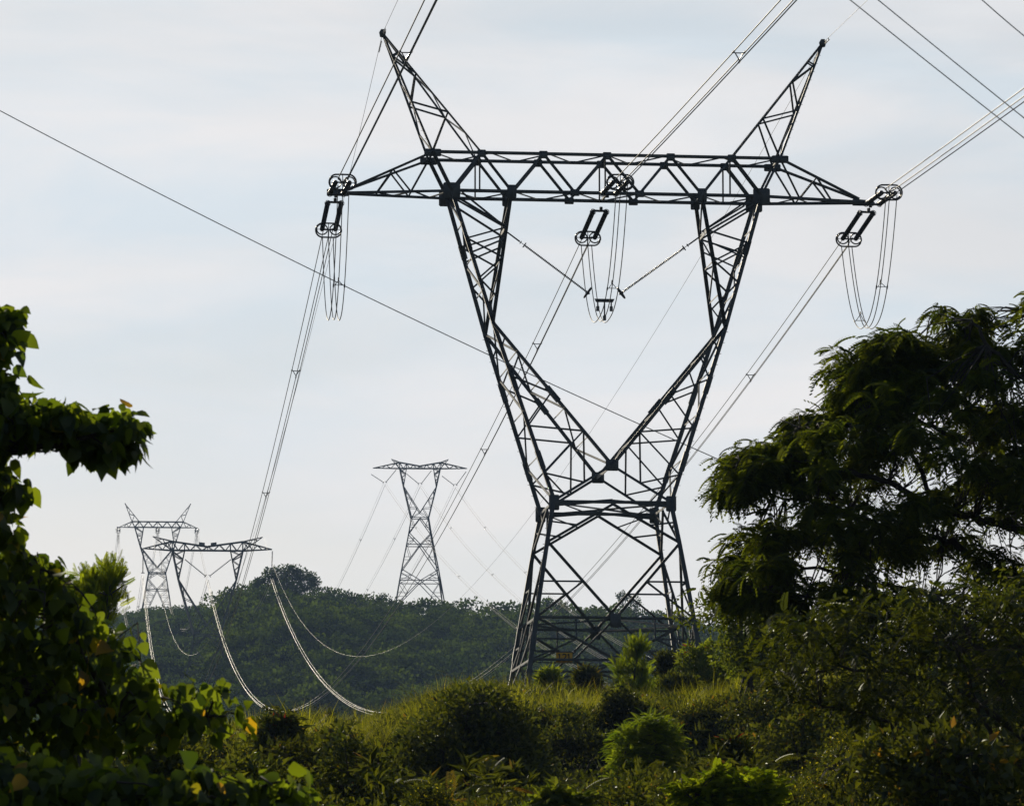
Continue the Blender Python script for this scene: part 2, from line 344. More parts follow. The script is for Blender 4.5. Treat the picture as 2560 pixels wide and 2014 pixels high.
    # fork arms
    for sx in (-1, 1):
        s = Soup(); sp = []
        for sy in (-1, 1):
            y0, yj, yv, yc = sy * q['w'], sy * q['dj'], sy * q['dV'], sy * q['dc']
            wa = v(sx * q['w'], y0, q['waist']); jo = v(sx * q['j'], yj, q['joint']); vn = v(0, yv, q['V'])
            dn = v(sx * q['d'], yc, q['bot']); en = v(sx * q['e'], yc, q['bot'])
            for a, b, t in ((wa, jo, wl), (jo, dn, wl * .95), (vn, jo, wl * .82), (en, jo, wl * .8)): s.beam(a, b, t, (0, sy, 0))
            s.beam(wa, vn, wm)                                             # strut from waist corner to V node
            # lower arm bracing: nodes on outer and inner leg
            o1, o2, o3 = lerp(jo, wa, .34), lerp(jo, wa, .60), lerp(jo, wa, .80); i1, i2 = lerp(jo, vn, .49), lerp(jo, vn, .76)
            o1 = lerp(jo, wa, .58); o2 = lerp(jo, wa, .845); i0 = lerp(jo, vn, .22); o0 = lerp(jo, wa, .3)
            for a, b in ((o0, i0), (o0, i1), (o1, i1), (o1, i2), (o2, i2)): s.beam(a, b, ws)
            st = lerp(wa, vn, .52); s.beam(o2, st, ws); s.beam(i2, st, ws); s.beam(o2, lerp(wa, vn, .18), ws * .9)
            s.beam(lerp(jo, wa, .14), lerp(jo, vn, .1), ws)
            # upper arm bracing
            n_ = lerp(en, jo, .27); po1 = lerp(dn, jo, .36); po2 = lerp(dn, jo, .66); ni2 = lerp(en, jo, .50); ni3 = lerp(en, jo, .8)
            for a, b in ((n_, po1), (po1, ni2), (ni2, po2), (po2, ni3), (lerp(dn, jo, .47), lerp(en, jo, .36))): s.beam(a, b, ws)
            if detail:
                for a, b, t0 in ((wa, jo, .18), (wa, jo, .62), (dn, jo, .35), (vn, jo, .45)):
                    s.beam(lerp(a, b, t0), lerp(a, b, t0 + .10), wl * 1.3, (0, sy, 0))
                if sy * sx < 0:
                    for i in range(16):
                        c = lerp(wa, jo, (i + .5) / 16); s.beam(c, c + v(sx * .25, 0, 0), .025, solid=True)
        # side faces
        W1, W2 = v(sx * q['w'], -q['w'], q['waist']), v(sx * q['w'], q['w'], q['waist'])
        J1, J2 = v(sx * q['j'], -q['dj'], q['joint']), v(sx * q['j'], q['dj'], q['joint'])
        D1, D2 = v(sx * q['d'], -q['dc'], q['bot']), v(sx * q['d'], q['dc'], q['bot'])
        E1, E2 = v(sx * q['e'], -q['dc'], q['bot']), v(sx * q['e'], q['dc'], q['bot'])
        V1, V2 = v(0, -q['dV'], q['V']), v(0, q['dV'], q['V'])
        lattice(s, W1, J1, W2, J2, 4, ws, 0, True, (1, 0, 0)); lattice(s, J1, D1, J2, D2, 4, ws, 1, True, (1, 0, 0))
        lattice(s, V1, J1, V2, J2, 5, ws, 0, True, (1, 0, 0)); lattice(s, E1, J1, E2, J2, 4, ws, 0, True, (1, 0, 0))
        # knee braces from the crossbeam corner to the inner leg
        for sy in (-1, 1):
            dn = v(sx * q['d'], sy * q['dc'], q['bot'] - .2); a = lerp(v(sx * q['e'], sy * q['dc'], q['bot']), v(sx * q['j'], sy * q['dj'], q['joint']), .27)
            s.beam(dn, a, wm * .8); s.beam(dn + v(-sx * .6, 0, .1), v(sx * q['e'] * 1.03, 0, a[2] + .2), wm * .7)
        hk = lerp(v(sx * q['e'], 0, q['bot']), v(sx * q['j'], 0, q['joint']), .27); s.beam(hk + v(0, -1.5, 0), hk + v(0, 1.5, 0), wm, (1, 0, 0))
        fa = s.build('fork_arm', mat, root)
        if detail: plates(fa, sp, mat)
    if detail:
        s = Soup(); s.beam(v(0, -q['dV'], q['V']), v(0, q['dV'], q['V']), wl, (1, 0, 0)); wn = s.build('fork_tie', mat, root)
        plates(wn, [(v(0, sy * (q['dV'] + .05), q['V']), .74, .66) for sy in (-1, 1)], mat, .09)
        plates(root, [(v(0, sy * (q['l'] + .1), q['L0'] - .15), .62, .8) for sy in (-1, 1)] + [(v(0, sy * (q['l'] + .5), q['L0'] - 2.45), .55, .5) for sy in (-1, 1)], mat)
    # crossbeam
    s = Soup(); sp = []
    for sy in (-1, 1):
        y = sy * q['dc']; zt, zb = q['top'], q['bot']
        s.beam(v(-q['a'], y, zt), v(q['a'], y, zt), wm * 1.15); s.beam(v(-q['d'], y, zb), v(q['d'], y, zb), wm * 1.2)
        m_ = q['e'] * .34; tops = [-q['a'], -q['b'], -q['c'], 0, q['c'], q['b'], q['a']]; bots = [-q['d'], -q['e'], -m_, m_, q['e'], q['d']]
        for i in range(6):
            s.beam(v(tops[i], y, zt), v(bots[i], y, zb), wm * (1.35 if i in (0, 5) else 1)); s.beam(v(bots[i], y, zb), v(tops[i + 1], y, zt), wm * (1.3 if i == 0 else 1))
        for x in (-q['b'], q['b'], 0): s.beam(v(x - .12, y, zt), v(x - .12, y, zb), ws * .9)
        for x in tops: sp.append((v(x, y + sy * .05, zt - .05), .5 if abs(x) < q['a'] - .1 else 1.0, .45))
        for x in bots: sp.append((v(x, y + sy * .05, zb), 1.0 if abs(x) > 9 else .55, .95 if abs(x) > 9 else (.8 if abs(x) > 5 else .4)))
    for z, xs in ((q['top'], np.linspace(-q['a'], q['a'], 13)), (q['bot'], np.linspace(-q['d'], q['d'], 11))):
        for i in range(len(xs) - 1):
            sg = 1 if i % 2 else -1; s.beam(v(xs[i], sg * q['dc'], z), v(xs[i + 1], -sg * q['dc'], z), ws * .9, (0, 0, 1))
    for x in (-q['a'], -q['b'], -q['c'], 0, q['c'], q['b'], q['a']): s.beam(v(x, -q['dc'], q['top']), v(x, q['dc'], q['top']), ws, (0, 0, 1))
    for x in (-q['d'], -q['e'], 0, q['e'], q['d']): s.beam(v(x, -q['dc'], q['bot']), v(x, q['dc'], q['bot']), ws * 1.2, (0, 0, 1))
    cb = s.build('crossbeam', mat, root)
    if detail: plates(cb, sp, mat)
    # cantilever arms and earth wire peaks
    for sx in (-1, 1):
        s = Soup(); tip = v(sx * q['t'], 0, q['tip'])
        for sy in (-1, 1):
            D_ = v(sx * q['d'], sy * q['dc'], q['bot']); A_ = v(sx * q['a'], sy * q['dc'], q['top'])
            s.beam(D_, tip + v(-sx * .2, sy * .12, 0), wm * 1.1); s.beam(A_, tip + v(-sx * .5, sy * .1, .2), wm * .95)
            t1 = lerp(A_, tip, .42); s.beam(A_, lerp(D_, tip, .36), ws); s.beam(t1, lerp(D_, tip, .36), ws * .9); s.beam(t1, lerp(D_, tip, .66), ws)
        D1, D2 = v(sx * q['d'], -q['dc'], q['bot']), v(sx * q['d'], q['dc'], q['bot']); lattice(s, D1, tip, D2, tip, 6, ws * .8, 0, False, (0, 0, 1))
        s.plate(tip + v(-sx * .1, 0, 0), (1, 0, 0), (0, 0, 1), .3, [(-.75, -.16), (.5, -.16), (.55, 0), (.4, .12), (-.6, .2), (-.75, .2)])
        s.build('crossarm', mat, root)
        s = Soup(); pk = v(sx * q['p'], 0, q['peak'])
        for sy in (-1, 1):
            A_ = v(sx * q['a'], sy * q['dc'], q['top']); B_ = v(sx * q['b'], sy * q['dc'], q['top'])
            s.beam(A_, pk, wm * .95, (0, sy, 0)); s.beam(B_, pk, wm * .8, (0, sy, 0))
            o = [lerp(pk, A_, t) for t in (.19, .58)]; i_ = [lerp(pk, B_, t) for t in (.16, .335, .66)]
            for a, b in ((o[0], i_[0]), (o[0], i_[1]), (i_[1], o[1]), (o[1], i_[2]), (i_[2], A_)): s.beam(a, b, ws)
        A1, A2 = v(sx * q['a'], -q['dc'], q['top']), v(sx * q['a'], q['dc'], q['top']); B1, B2 = v(sx * q['b'], -q['dc'], q['top']), v(sx * q['b'], q['dc'], q['top'])
        lattice(s, A1, pk, A2, pk, 5, ws * .7, 0, False, (1, 0, 0)); lattice(s, B1, pk, B2, pk, 6, ws * .7, 1, False, (1, 0, 0))
        s.plate(pk, (1, 0, 0), (0, 0, 1), .25, [(-.14, -.22), (.14, -.22), (.2, .05), (.1, .22), (-.1, .22), (-.2, .05)])
        if detail:
            for i in range(14):
                c = lerp(A1, pk, (i + .5) / 14); s.beam(c, c + v(.16 * sx, 0, 0), .02, solid=True)
        s.build('earth_wire_peak', mat, root)
    if main:
        c = np.array([-3.0, -(q['l'] + .30), 18.3 - base])
        s = Soup(); s.plate(c, (1, 0, 0), (0, 0, 1), .02, [(-.47, -.27), (.47, -.27), (.47, .27), (-.47, .27)])
        pl = s.build('number_plate', M['yellow'], root)
        one = [((0, -.2), (0, .2)), ((0, .2), (-.07, .13)), ((-.06, -.2), (.06, -.2))]
        two = [((-.1, .12), (-.05, .19)), ((-.05, .19), (.05, .19)), ((.05, .19), (.1, .12)), ((.1, .12), (.09, .03)), ((.09, .03), (-.1, -.19)), ((-.1, -.19), (.11, -.19))]
        for x, st in ((-.27, one), (0, two), (.27, one)):
            s = Soup()
            for k, (a, b) in enumerate(st): s.beam(c + v(x + a[0], -.02 - .001 * k, a[1]), c + v(x + b[0], -.02 - .001 * k, b[1]), .055, solid=True)
            s.build('numeral', M['black'], pl)
        s = Soup()
        for z in (.3, -.3): s.beam(c + v(-1.6, .16, z), c + v(.7, .16, z), .06)
        s.build('plate_bracket', mat, root)
    return root

YAW = R(6.134); TX, TD = 5.448, 260.0
def tower_pt(X, Y, Z, yaw=YAW, tx=TX, td=TD, s=1.0):
    return np.array([tx + (X * math.cos(yaw) - Y * math.sin(yaw)), td + (X * math.sin(yaw) + Y * math.cos(yaw)), Z])
EXT = 4.3; ZB = TW['L0'] - EXT
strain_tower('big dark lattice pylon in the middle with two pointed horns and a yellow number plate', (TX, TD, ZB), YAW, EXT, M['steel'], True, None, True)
# tower A, the same kind far away
DA = 1793.; pa = P(394, 1318, DA); EXTA = 16.0; YA = R(4.5)
ZA = pa[2] - (TW['bot'] - (TW['L0'] - EXTA))
strain_tower('small hazy pylon with two pointed horns far away on the left hill', (pa[0], DA, ZA), YA, EXTA, M['far_steel'], False)

def suspension_tower(label, loc, yaw, zb, q, mat, vees, panels=False):
    """crossbeam bottom chord at z=0 of q, feet at -zb"""
    root = thing('transmission_tower', label, 'pylon', loc, yaw)
    v = lambda x, y, z: np.array([x, y, z + zb], float)
    wl, wm, ws = .42, .28, .17
    dc, dj, dV = 1.2, 1.6, 2.4
    W_, B_ = q['w'], q['base']; zw = q['zw']
    lv = [(zw, W_)] + q['body']
    for sx in (-1, 1):
        for sy in (-1, 1):
            s = Soup()
            for (z0, h0), (z1, h1) in zip(lv, lv[1:]): s.beam(v(sx * h0, sy * h0, z0), v(sx * h1, sy * h1, z1), wl, (0, sy, 0))
            s.build('leg', mat, root)
    for ax, sg in ((0, -1), (0, 1), (1, -1), (1, 1)):
        s = Soup()
        def m(a, h, z): return v(a * h, sg * h, z) if ax == 0 else v(sg * h, a * h, z)
        s.beam(m(-1, W_, zw), m(1, W_, zw), wm)
        for i, ((z0, h0), (z1, h1)) in enumerate(zip(lv, lv[1:])):
            for a in (-1, 1):
                if i % 2 == 0:
                    s.beam(m(0, h0, z0), m(a, h1, z1), wm); mid = lerp(m(0, h0, z0), m(a, h1, z1), .5); s.beam(mid, m(a, (h0 + h1) / 2, (z0 + z1) / 2), ws)
                    s.beam(mid, m(a, h0, z0), ws)
                else:
                    s.beam(m(a, h0, z0), m(0, h1, z1), wm); mid = lerp(m(a, h0, z0), m(0, h1, z1), .5); s.beam(mid, m(a, (h0 + h1) / 2, (z0 + z1) / 2), ws); s.beam(mid, m(a, h1, z1), ws)
            if i % 2: s.beam(m(-1, h1, z1), m(1, h1, z1), wm)
        s.build('face_bracing', mat, root)
    for sx in (-1, 1):
        s = Soup()
        for sy in (-1, 1):
            wa = v(sx * W_, sy * W_, zw); jo = v(sx * q['j'], sy * dj, q['zj']); vn = v(0, sy * dV, q['zv']); en = v(sx * q['e'], sy * dc, 0); dn = v(sx * q['d'], sy * dc, 0)
            for a, b, t in ((wa, jo, wl), (jo, dn, wl), (vn, jo, wm), (en, jo, wm), (wa, vn, ws)): s.beam(a, b, t, (0, sy, 0))
            lattice(s, jo, wa, jo, vn, 6, ws, 0); lattice(s, dn, jo, en, jo, 6, ws, 1)
            s.beam(v(sx * q['d'], sy * dc, -.2), lerp(en, jo, .3), wm * .8)
        s.build('fork_arm', mat, root)
    s = Soup(); tc_ = q['topc']; tn = q['topn']; xs = [q['d'] * t for t in (0, .33, .66, 1)]
    for sy in (-1, 1):
        y = sy * dc; s.beam(v(-q['d'], y, 0), v(q['d'], y, 0), wm)
        for sx in (-1, 1):
            s.beam(v(0, y, tc_), v(sx * q['d'], y, tn), wm)
            zt = lambda x: tc_ + (tn - tc_) * x / q['d']
            k = 6
            for i in range(k):
                x0, x1 = q['d'] * i / k, q['d'] * (i + 1) / k
                s.beam(v(sx * x0, y, zt(x0) if i % 2 == 0 else 0), v(sx * x1, y, 0 if i % 2 == 0 else zt(x1)), ws)
            for x in (q['e'], q['d']): s.beam(v(sx * x, y, 0), v(sx * x, y, zt(x)), wm)
        s.beam(v(0, y, 0), v(0, y, tc_), ws)
    s.build('crossbeam', mat, root)
    for sx in (-1, 1):
        s = Soup(); tip = v(sx * q['t'], 0, q['ztip'])
        for sy in (-1, 1):
            D_ = v(sx * q['d'], sy * dc, 0); A_ = v(sx * q['d'], sy * dc, tn)
            s.beam(D_, tip, wm); s.beam(A_, tip, wm); lattice(s, D_, tip, A_, tip, 6, ws, 0)
        s.build('crossarm', mat, root)
        s = Soup(); pk = v(sx * q['px'], 0, q['pz'])
        for sy in (-1, 1):
            D_ = v(sx * q['d'], sy * dc, 0); A_ = v(sx * q['d'], sy * dc, tn); s.beam(D_, pk, ws * 1.2); s.beam(A_, pk, ws * 1.2); lattice(s, D_, pk, A_, pk, 4, ws * .9, 1)
        s.build('earth_wire_peak', mat, root)
    if panels:
        for sx in (-1, 1):
            s = Soup(); s.plate(v(sx * 1.55, -dc - .3, 1.55), (1, 0, -.12 * -sx), (0, 0, 1), .12, [(-.78, -.5), (.78, -.5), (.78, .5), (-.78, .5)])
            s.build('marker_panel', mat, root)
    return root
DB = 1175.; pb = P(519, 1376, DB); YB = R(5); zbB = 34.5
QB = dict(w=3.4, base=5.5, zw=-22.3, body=[(-25.5, 3.8), (-30, 4.7), (-34.5, 5.6)], j=7.6, zj=-7.8, e=6.05, d=9.3, zv=-19.8, topc=1.05, topn=2.4, t=17, ztip=.45, px=14.5, pz=3.7)
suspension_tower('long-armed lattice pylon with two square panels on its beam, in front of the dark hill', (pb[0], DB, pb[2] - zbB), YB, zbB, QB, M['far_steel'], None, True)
DC = 1600.; pc = P(1050, 1171, DC); YC = R(3); zbC = 50.
kC = DC / 1570.
QC = dict(w=3.1, base=8.4, zw=-18, body=[(-23.5, 4.0), (-27.8, 4.8), (-37, 6.6), (-41, 7.3), (-50, 8.8)], j=5.9, zj=-6.6, e=4.9, d=7.3, zv=-16, topc=.9, topn=2.2, t=17, ztip=.1, px=10.3, pz=3.4)
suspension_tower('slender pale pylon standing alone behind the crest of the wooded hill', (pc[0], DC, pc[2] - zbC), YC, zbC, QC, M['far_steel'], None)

# ------------------------------------------------------------------ insulators, conductors
def disc_string(s, p, q, r, pitch=.15, core=.03):
    p = np.asarray(p, float); q = np.asarray(q, float); Lg = np.linalg.norm(q - p); n = max(2, int(Lg / pitch))
    ts = []; rs = []
    for i in range(n):
        for dt, rr in ((.0, core), (.12, core * 1.3), (.25, r), (.5, r * .93), (.6, core * 1.5), (.98, core)): ts.append((i + dt) / n); rs.append(rr)
    ts = np.array(ts); s.tube(p[None] * (1 - ts[:, None]) + q[None] * ts[:, None], np.array(rs), 8)
def racetrack(c, ux, uz, w_, h_, n=28):
    pts = []
    for i in range(n + 1):
        a = 2 * math.pi * i / n; x = math.cos(a); z = math.sin(a)
        x = x * h_ / 2 + math.copysign((w_ - h_) / 2, x) if abs(x) > 1e-6 else 0
        pts.append(c + ux * x + uz * (z * h_ / 2))
    return pts
def strain_rig(name_label, loc, direction, group, Ls=4.5, scale_r=1.0):
    """tension insulator set along direction; returns world end point where the bundle starts"""
    d = unit(np.asarray(direction, float)); ux = unit(np.cross(d, [0, 0, 1])); uz = np.cross(ux, d)
    if uz[2] < 0: uz = -uz
    root = thing('tension_insulator_set', name_label, 'insulator set', loc, 0, group)
    L0 = .95
    s = Soup(); s.tube([d * 0, d * .35, d * .7], .07 * scale_r, 6); s.tube([d * .68 + ux * -.40, d * .74, d * .68 + ux * .40], .07 * scale_r, 6)
    s.tube([d * .2 + uz * .1, d * .2 - uz * .12], .1 * scale_r, 6)
    s.build('yoke_plate', M['disc'], root)
    for sg in (-1, 1):
        s = Soup(); a = d * L0 + ux * (.40 * sg); disc_string(s, a, a + d * Ls, .15 * scale_r); s.tube([d * .7 + ux * .4 * sg, a], .05, 5)
        s.build('insulator_string', M['disc'], root)
        s = Soup()
        an = np.linspace(0, 2 * math.pi, 17); c = d * (L0 + Ls - .1) + ux * (.40 * sg)
        s.tube([c + ux * .33 * math.cos(t) + uz * .33 * math.sin(t) for t in an], .045 * scale_r, 5)
        s.tube([c + ux * .33, c - ux * .33], .02 * scale_r, 4); s.build('grading_ring', M['disc'], root)
        s = Soup(); s.tube([c * 0 + d * .95 + ux * (.40 * sg) + ux * .17 * math.cos(t) + uz * .17 * math.sin(t) for t in an], .02, 4); s.build('arcing_ring', M['disc'], root)
    s = Soup(); c = d * (L0 + Ls + .12); s.tube(racetrack(c, ux, uz, 1.55, .88), .05 * scale_r, 6)
    s.tube([c + uz * .44, c - uz * .44], .025, 5); s.build('corona_ring', M['disc'], root)
    s = Soup(); e = d * (L0 + Ls)
    s.tube([e - ux * .45, e + ux * .45], .05, 5); 
    for o in (ux * -.28 + uz * .16, ux * .28 + uz * .16, uz * -.3): s.tube([e, e + o + d * .35, e + o + d * .75], .04, 5)
    s.build('dead_end_yoke', M['disc'], root)
    return np.asarray(loc) + d * (L0 + Ls + .7), ux, uz
SUBS = ((-.28, .16), (.28, .16), (0, -.32))
def bundle(name, label, cat, pts, rad, spacers, group=None, mat=None, sp_r=.03, k=1.0, frames_up=True):
    """three sub-conductors following pts, with triangular spacers at the listed indices"""
    pts = np.asarray(pts, float); mat = mat or M['cable']
    t = unit(np.gradient(pts, axis=0)); ux = unit(np.cross(t, [0, 0, 1])) if frames_up else np.tile(unit(np.array([math.cos(YAW), math.sin(YAW), 0])), (len(pts), 1))
    uz = np.cross(ux, t); uz = np.where(uz[:, 2:3] < 0, -uz, uz) if frames_up else uz
    origin = pts[0]
    root = thing(name, label, cat, origin, 0, group)
    for a, b in SUBS:
        ex_ = 0 if frames_up or b > 0 else (-.55 * np.sin(np.linspace(0, math.pi, len(pts))) ** 2)[:, None] * np.array([[0, 0, 1.]])
        s = Soup(); s.tube(pts + ux * a * k + uz * b * k + ex_ - origin, rad, 6); s.build('conductor', mat, root, True)
    for i in spacers:
        s = Soup(); c = [pts[i] + ux[i] * a * k + uz[i] * b * k - origin for a, b in SUBS]; m_ = sum(c) / 3
        for j in range(3):
            s.tube([m_ + (c[j] - m_) * .72, m_ + (c[(j + 1) % 3] - m_) * .72], sp_r, 5); s.tube([c[j] - t[i] * .12, c[j] + t[i] * .12], sp_r * 2, 6); s.tube([m_ + (c[j] - m_) * .7, c[j]], sp_r, 5)
        s.build('spacer', M['disc'], root)
    return root
def span(a, b, sag, n=60, ease=1.0):
    a = np.asarray(a, float); b = np.asarray(b, float); t = np.linspace(0, 1, n)[:, None] ** ease
    return a * (1 - t) + b * t - np.array([0, 0, 1.]) * (4 * sag * t * (1 - t))
def sag_for(a, b, ytarget):
    lo_, hi_ = 0., 160.
    for _ in range(40):
        S_ = (lo_ + hi_) / 2; p = span(a, b, S_, 200); el = p[:, 2] / p[:, 1]
        y = HOR - el.min() * F
        if y < ytarget: lo_ = S_
        else: hi_ = S_
    return S_
names = [('left', -15.9), ('middle', 0.0), ('right', 15.9)]
ends_away = []; wire_dir = np.array([.1075, -1., -.040])
BEND = [P(357, 1440, DB + 0), P(519, 1450, DB), P(679, 1447, DB)]
GI = 'tension insulator sets of the big pylon'
for i, (nm, X) in enumerate(names):
    zt = TW['tip'] - .2 if i != 1 else TW['bot'] - .25
    att = tower_pt(X, 1.3 if i == 1 else .1, zt)
    attn = tower_pt(X, -1.3 if i == 1 else -.1, zt + (.0 if i != 1 else .1))
    where = ['left arm tip', 'beam centre', 'right arm tip'][i]
    dv = BEND[i] - att; dv = dv / dv[1]
    e1, ux, uz = strain_rig('twin insulator strings hanging down below the %s of the big pylon' % where, att - np.array([0, 0, .15]), (dv[0], 1, -.085), GI, 6.3)
    e2, ux2, uz2 = strain_rig('foreshortened insulator rings overlapping the %s of the big pylon' % where, attn, wire_dir, GI, 4.9)
    ends_away.append(e1)
    # conductors towards the camera
    s_ = np.linspace(0, 420, 50); dd = wire_dir / np.linalg.norm(wire_dir[:2])
    pts = e2[None] + s_[:, None] * dd[None]; pts[:, 2] += s_ ** 2 * 6e-5
    bundle('conductor_bundle', ['triple conductor rising from the left arm tip past the left horn to the top edge', 'triple conductor rising from the beam centre to the top edge', 'triple conductor rising from the right arm tip to the right edge of the photo'][i],
           'power line', pts, .032, [5] if i < 2 else [7], 'bundled conductors of the big pylon')
    # conductors away from the camera
    S_ = sag_for(e1, BEND[i], [1800, 1786, 1790][i])
    pts = span(e1, BEND[i], S_, 90)
    bundle('conductor_bundle', ['triple conductor dropping from the left insulator rings behind the big-leaved left tree', 'triple conductor dropping from the middle insulator rings behind the left fork arm', 'triple conductor dropping from the right insulator rings behind the big pylon legs'][i],
           'power line', pts, .025, [[4, 9, 20, 34], [3, 7, 22], [4, 24, 50]][i], 'bundled conductors of the big pylon')
    # jumper loops
    n = 36; t = np.linspace(0, 1, n)[:, None]; A_ = e1 + np.array([0, 0, -.2]); B_ = e2 + np.array([0, 0, -.2])
    if i == 1:
        pts = A_ * (1 - t) + B_ * t; pts[:, 2] -= 6.0 * (1 - np.abs(2 * t[:, 0] - 1) ** 2.6)
    else:
        pts = A_ * (1 - t) + B_ * t; pts[:, 2] -= 6.2 * (1 - np.abs(2 * t[:, 0] - 1) ** 2.3)
    bundle('jumper_loop', ['U-shaped jumper wires hanging below the left arm tip of the big pylon', 'U-shaped jumper wires hanging from the beam centre down to the V-shaped insulators', 'U-shaped jumper wires hanging below the right arm tip above the feathery tree'][i],
           'jumper cable', pts, .028, [26] if i < 2 else [10, 27], 'jumper loops of the big pylon', M['dark_cable'], .022, 1.15, False)
# V insulators over the middle jumper
zV = P(1513, 752, 260)[2]
for sx, lab in ((-1, 'long ribbed insulator slanting from the left fork arm to the middle jumper'), (1, 'long ribbed insulator slanting from the right fork arm to the middle jumper')):
    a = tower_pt(sx * 5.75, 0, TW['bot'] - 2.2); b = tower_pt(sx * .55, 0, zV + .15)
    root = thing('suspension_insulator', lab, 'insulator', a, 0, 'V insulators of the big pylon'); d = unit(b - a); Lg = np.linalg.norm(b - a)
    s = Soup(); disc_string(s, d * 1.3, d * (Lg - .4), .085, .1, .03); s.build('insulator_string', M['disc'], root)
    s = Soup(); s.tube([d * 0, d * .9], .05, 5); s.tube([d * .8, d * 1.35], .02, 5); s.tube([d * .95, d * 1.0], .1, 6); s.build('link_rod', M['disc'], root)
    ux = unit(np.cross(d, [0, 1, 0])); uy = np.array([0, 1., 0]); an = np.linspace(0, 2 * math.pi, 19)
    s = Soup(); c = d * (Lg - .55); s.tube([c + (ux * math.cos(t) + uy * math.sin(t)) * .36 for t in an], .05, 6); s.tube([c - ux * .36, c + ux * .36], .03, 5); s.build('grading_ring', M['disc'], root)
    s = Soup(); c = d * 1.25; s.tube([c + (ux * math.cos(t) + uy * math.sin(t)) * .16 for t in an], .025, 6); s.build('arcing_ring', M['disc'], root)
c = tower_pt(0, 0, zV)
root = thing('jumper_yoke', 'small T-shaped yoke and clamps where the two slanting insulators of the big pylon meet', 'yoke', c)
s = Soup(); X_ = np.array([math.cos(YAW), math.sin(YAW), 0]); Z_ = np.array([0, 0, 1.])
s.plate((0, 0, 0), X_, Z_, .06, [(-.5, -.08), (.5, -.08), (.6, .12), (-.6, .12)]); s.build('yoke_plate', M['disc'], root)
for dx, dz in ((-.4, -.45), (.4, -.45), (0, -1.0)):
    s = Soup(); s.tube([X_ * dx - Z_ * .05, X_ * dx + Z_ * dz], .045, 6); s.tube([X_ * dx + Z_ * (dz + .12), X_ * dx + Z_ * (dz - .16)], .1, 6); s.build('clamp', M['disc'], root)

# earth wires of the big pylon
def wire(name, label, cat, pts, rad, group=None, mat=None, dampers=()):
    pts = np.asarray(pts, float); o0 = pts[0]
    if not dampers:
        s = Soup(); s.tube(pts - o0, rad, 6); o = s.build(name, mat or M['cable'], None, True); o.location = o0; return tag(o, label, cat, group)
    root = thing(name, label, cat, o0, 0, group)
    s = Soup(); s.tube(pts - o0, rad, 6); s.build('wire', mat or M['cable'], root, True)
    for dist in dampers:
        d = unit(pts[1] - pts[0]); c = d * dist; s = Soup()
        s.tube([c, c - np.array([0, 0, .18])], .025, 5); s.tube([c - d * .22 - np.array([0, 0, .18]), c - d * .1 - np.array([0, 0, .18])], .055, 6); s.tube([c + d * .22 - np.array([0, 0, .18]), c + d * .1 - np.array([0, 0, .18])], .055, 6); s.tube([c - d * .2 - np.array([0, 0, .18]), c + d * .2 - np.array([0, 0, .18])], .02, 5)
        s.build('damper', M['disc'], root)
    return root
GE = 'earth wires of the big pylon'
pkL, pkR = tower_pt(-TW['p'], 0, TW['peak']), tower_pt(TW['p'], 0, TW['peak'])
PBL, PBR = P(383, 1341, DB), P(659, 1343, DB)
for pk, pb_, ll, la in ((pkL, PBL, 'hair-thin earth wire from the left horn tip up to the top edge', 'hair-thin earth wire from the left horn tip down past the left insulators'),
                        (pkR, PBR, 'hair-thin earth wire from the right horn tip up to the top right corner', 'hair-thin earth wire from the right horn tip down behind the fork to the hill')):
    s_ = np.linspace(0, 420, 40); dd = wire_dir / np.linalg.norm(wire_dir[:2]); pts = pk[None] + s_[:, None] * dd[None]; pts[:, 2] += s_ ** 2 * 5e-5
    wire('earth_wire', ll, 'earth wire', pts, .013, GE, None, (1.2, 1.9))
    wire('earth_wire', la, 'earth wire', span(pk, pb_, 34, 80), .013, GE, None, (1.4, 2.2, 3.0))

# lines of the hill pylons
def small_string(label, a, b, group, r=.2, vee=False):
    root = thing('suspension_insulator', label, 'insulator', a, 0, group); d = np.asarray(b) - np.asarray(a)
    s = Soup(); disc_string(s, d * .06, d * .96, r, .35, .07); s.build('insulator_string', M['disc'], root)
    s = Soup(); u = unit(np.cross(d, [0, 1, .01])); an = np.linspace(0, 2 * math.pi, 13); s.tube([d * .96 + (u * math.cos(t) + np.array([0, 1., 0]) * math.sin(t)) * .45 for t in an], .07, 5); s.build('grading_ring', M['disc'], root)
    return root
GH = 'suspension insulators of the hill pylon'
small_string('insulator hanging from the left arm tip of the panelled hill pylon', P(358, 1371, DB), P(357, 1434, DB), GH)
small_string('insulator hanging from the right arm tip of the panelled hill pylon', P(681, 1373, DB), P(679, 1440, DB), GH)
small_string('slanting insulator from the left fork of the panelled hill pylon to its middle', P(459, 1395, DB), P(516, 1441, DB), GH)
small_string('slanting insulator from the right fork of the panelled hill pylon to its middle', P(581, 1395, DB), P(522, 1441, DB), GH)
GC = 'V insulators of the slender far pylon'
cx = [962, 1050, 1137]
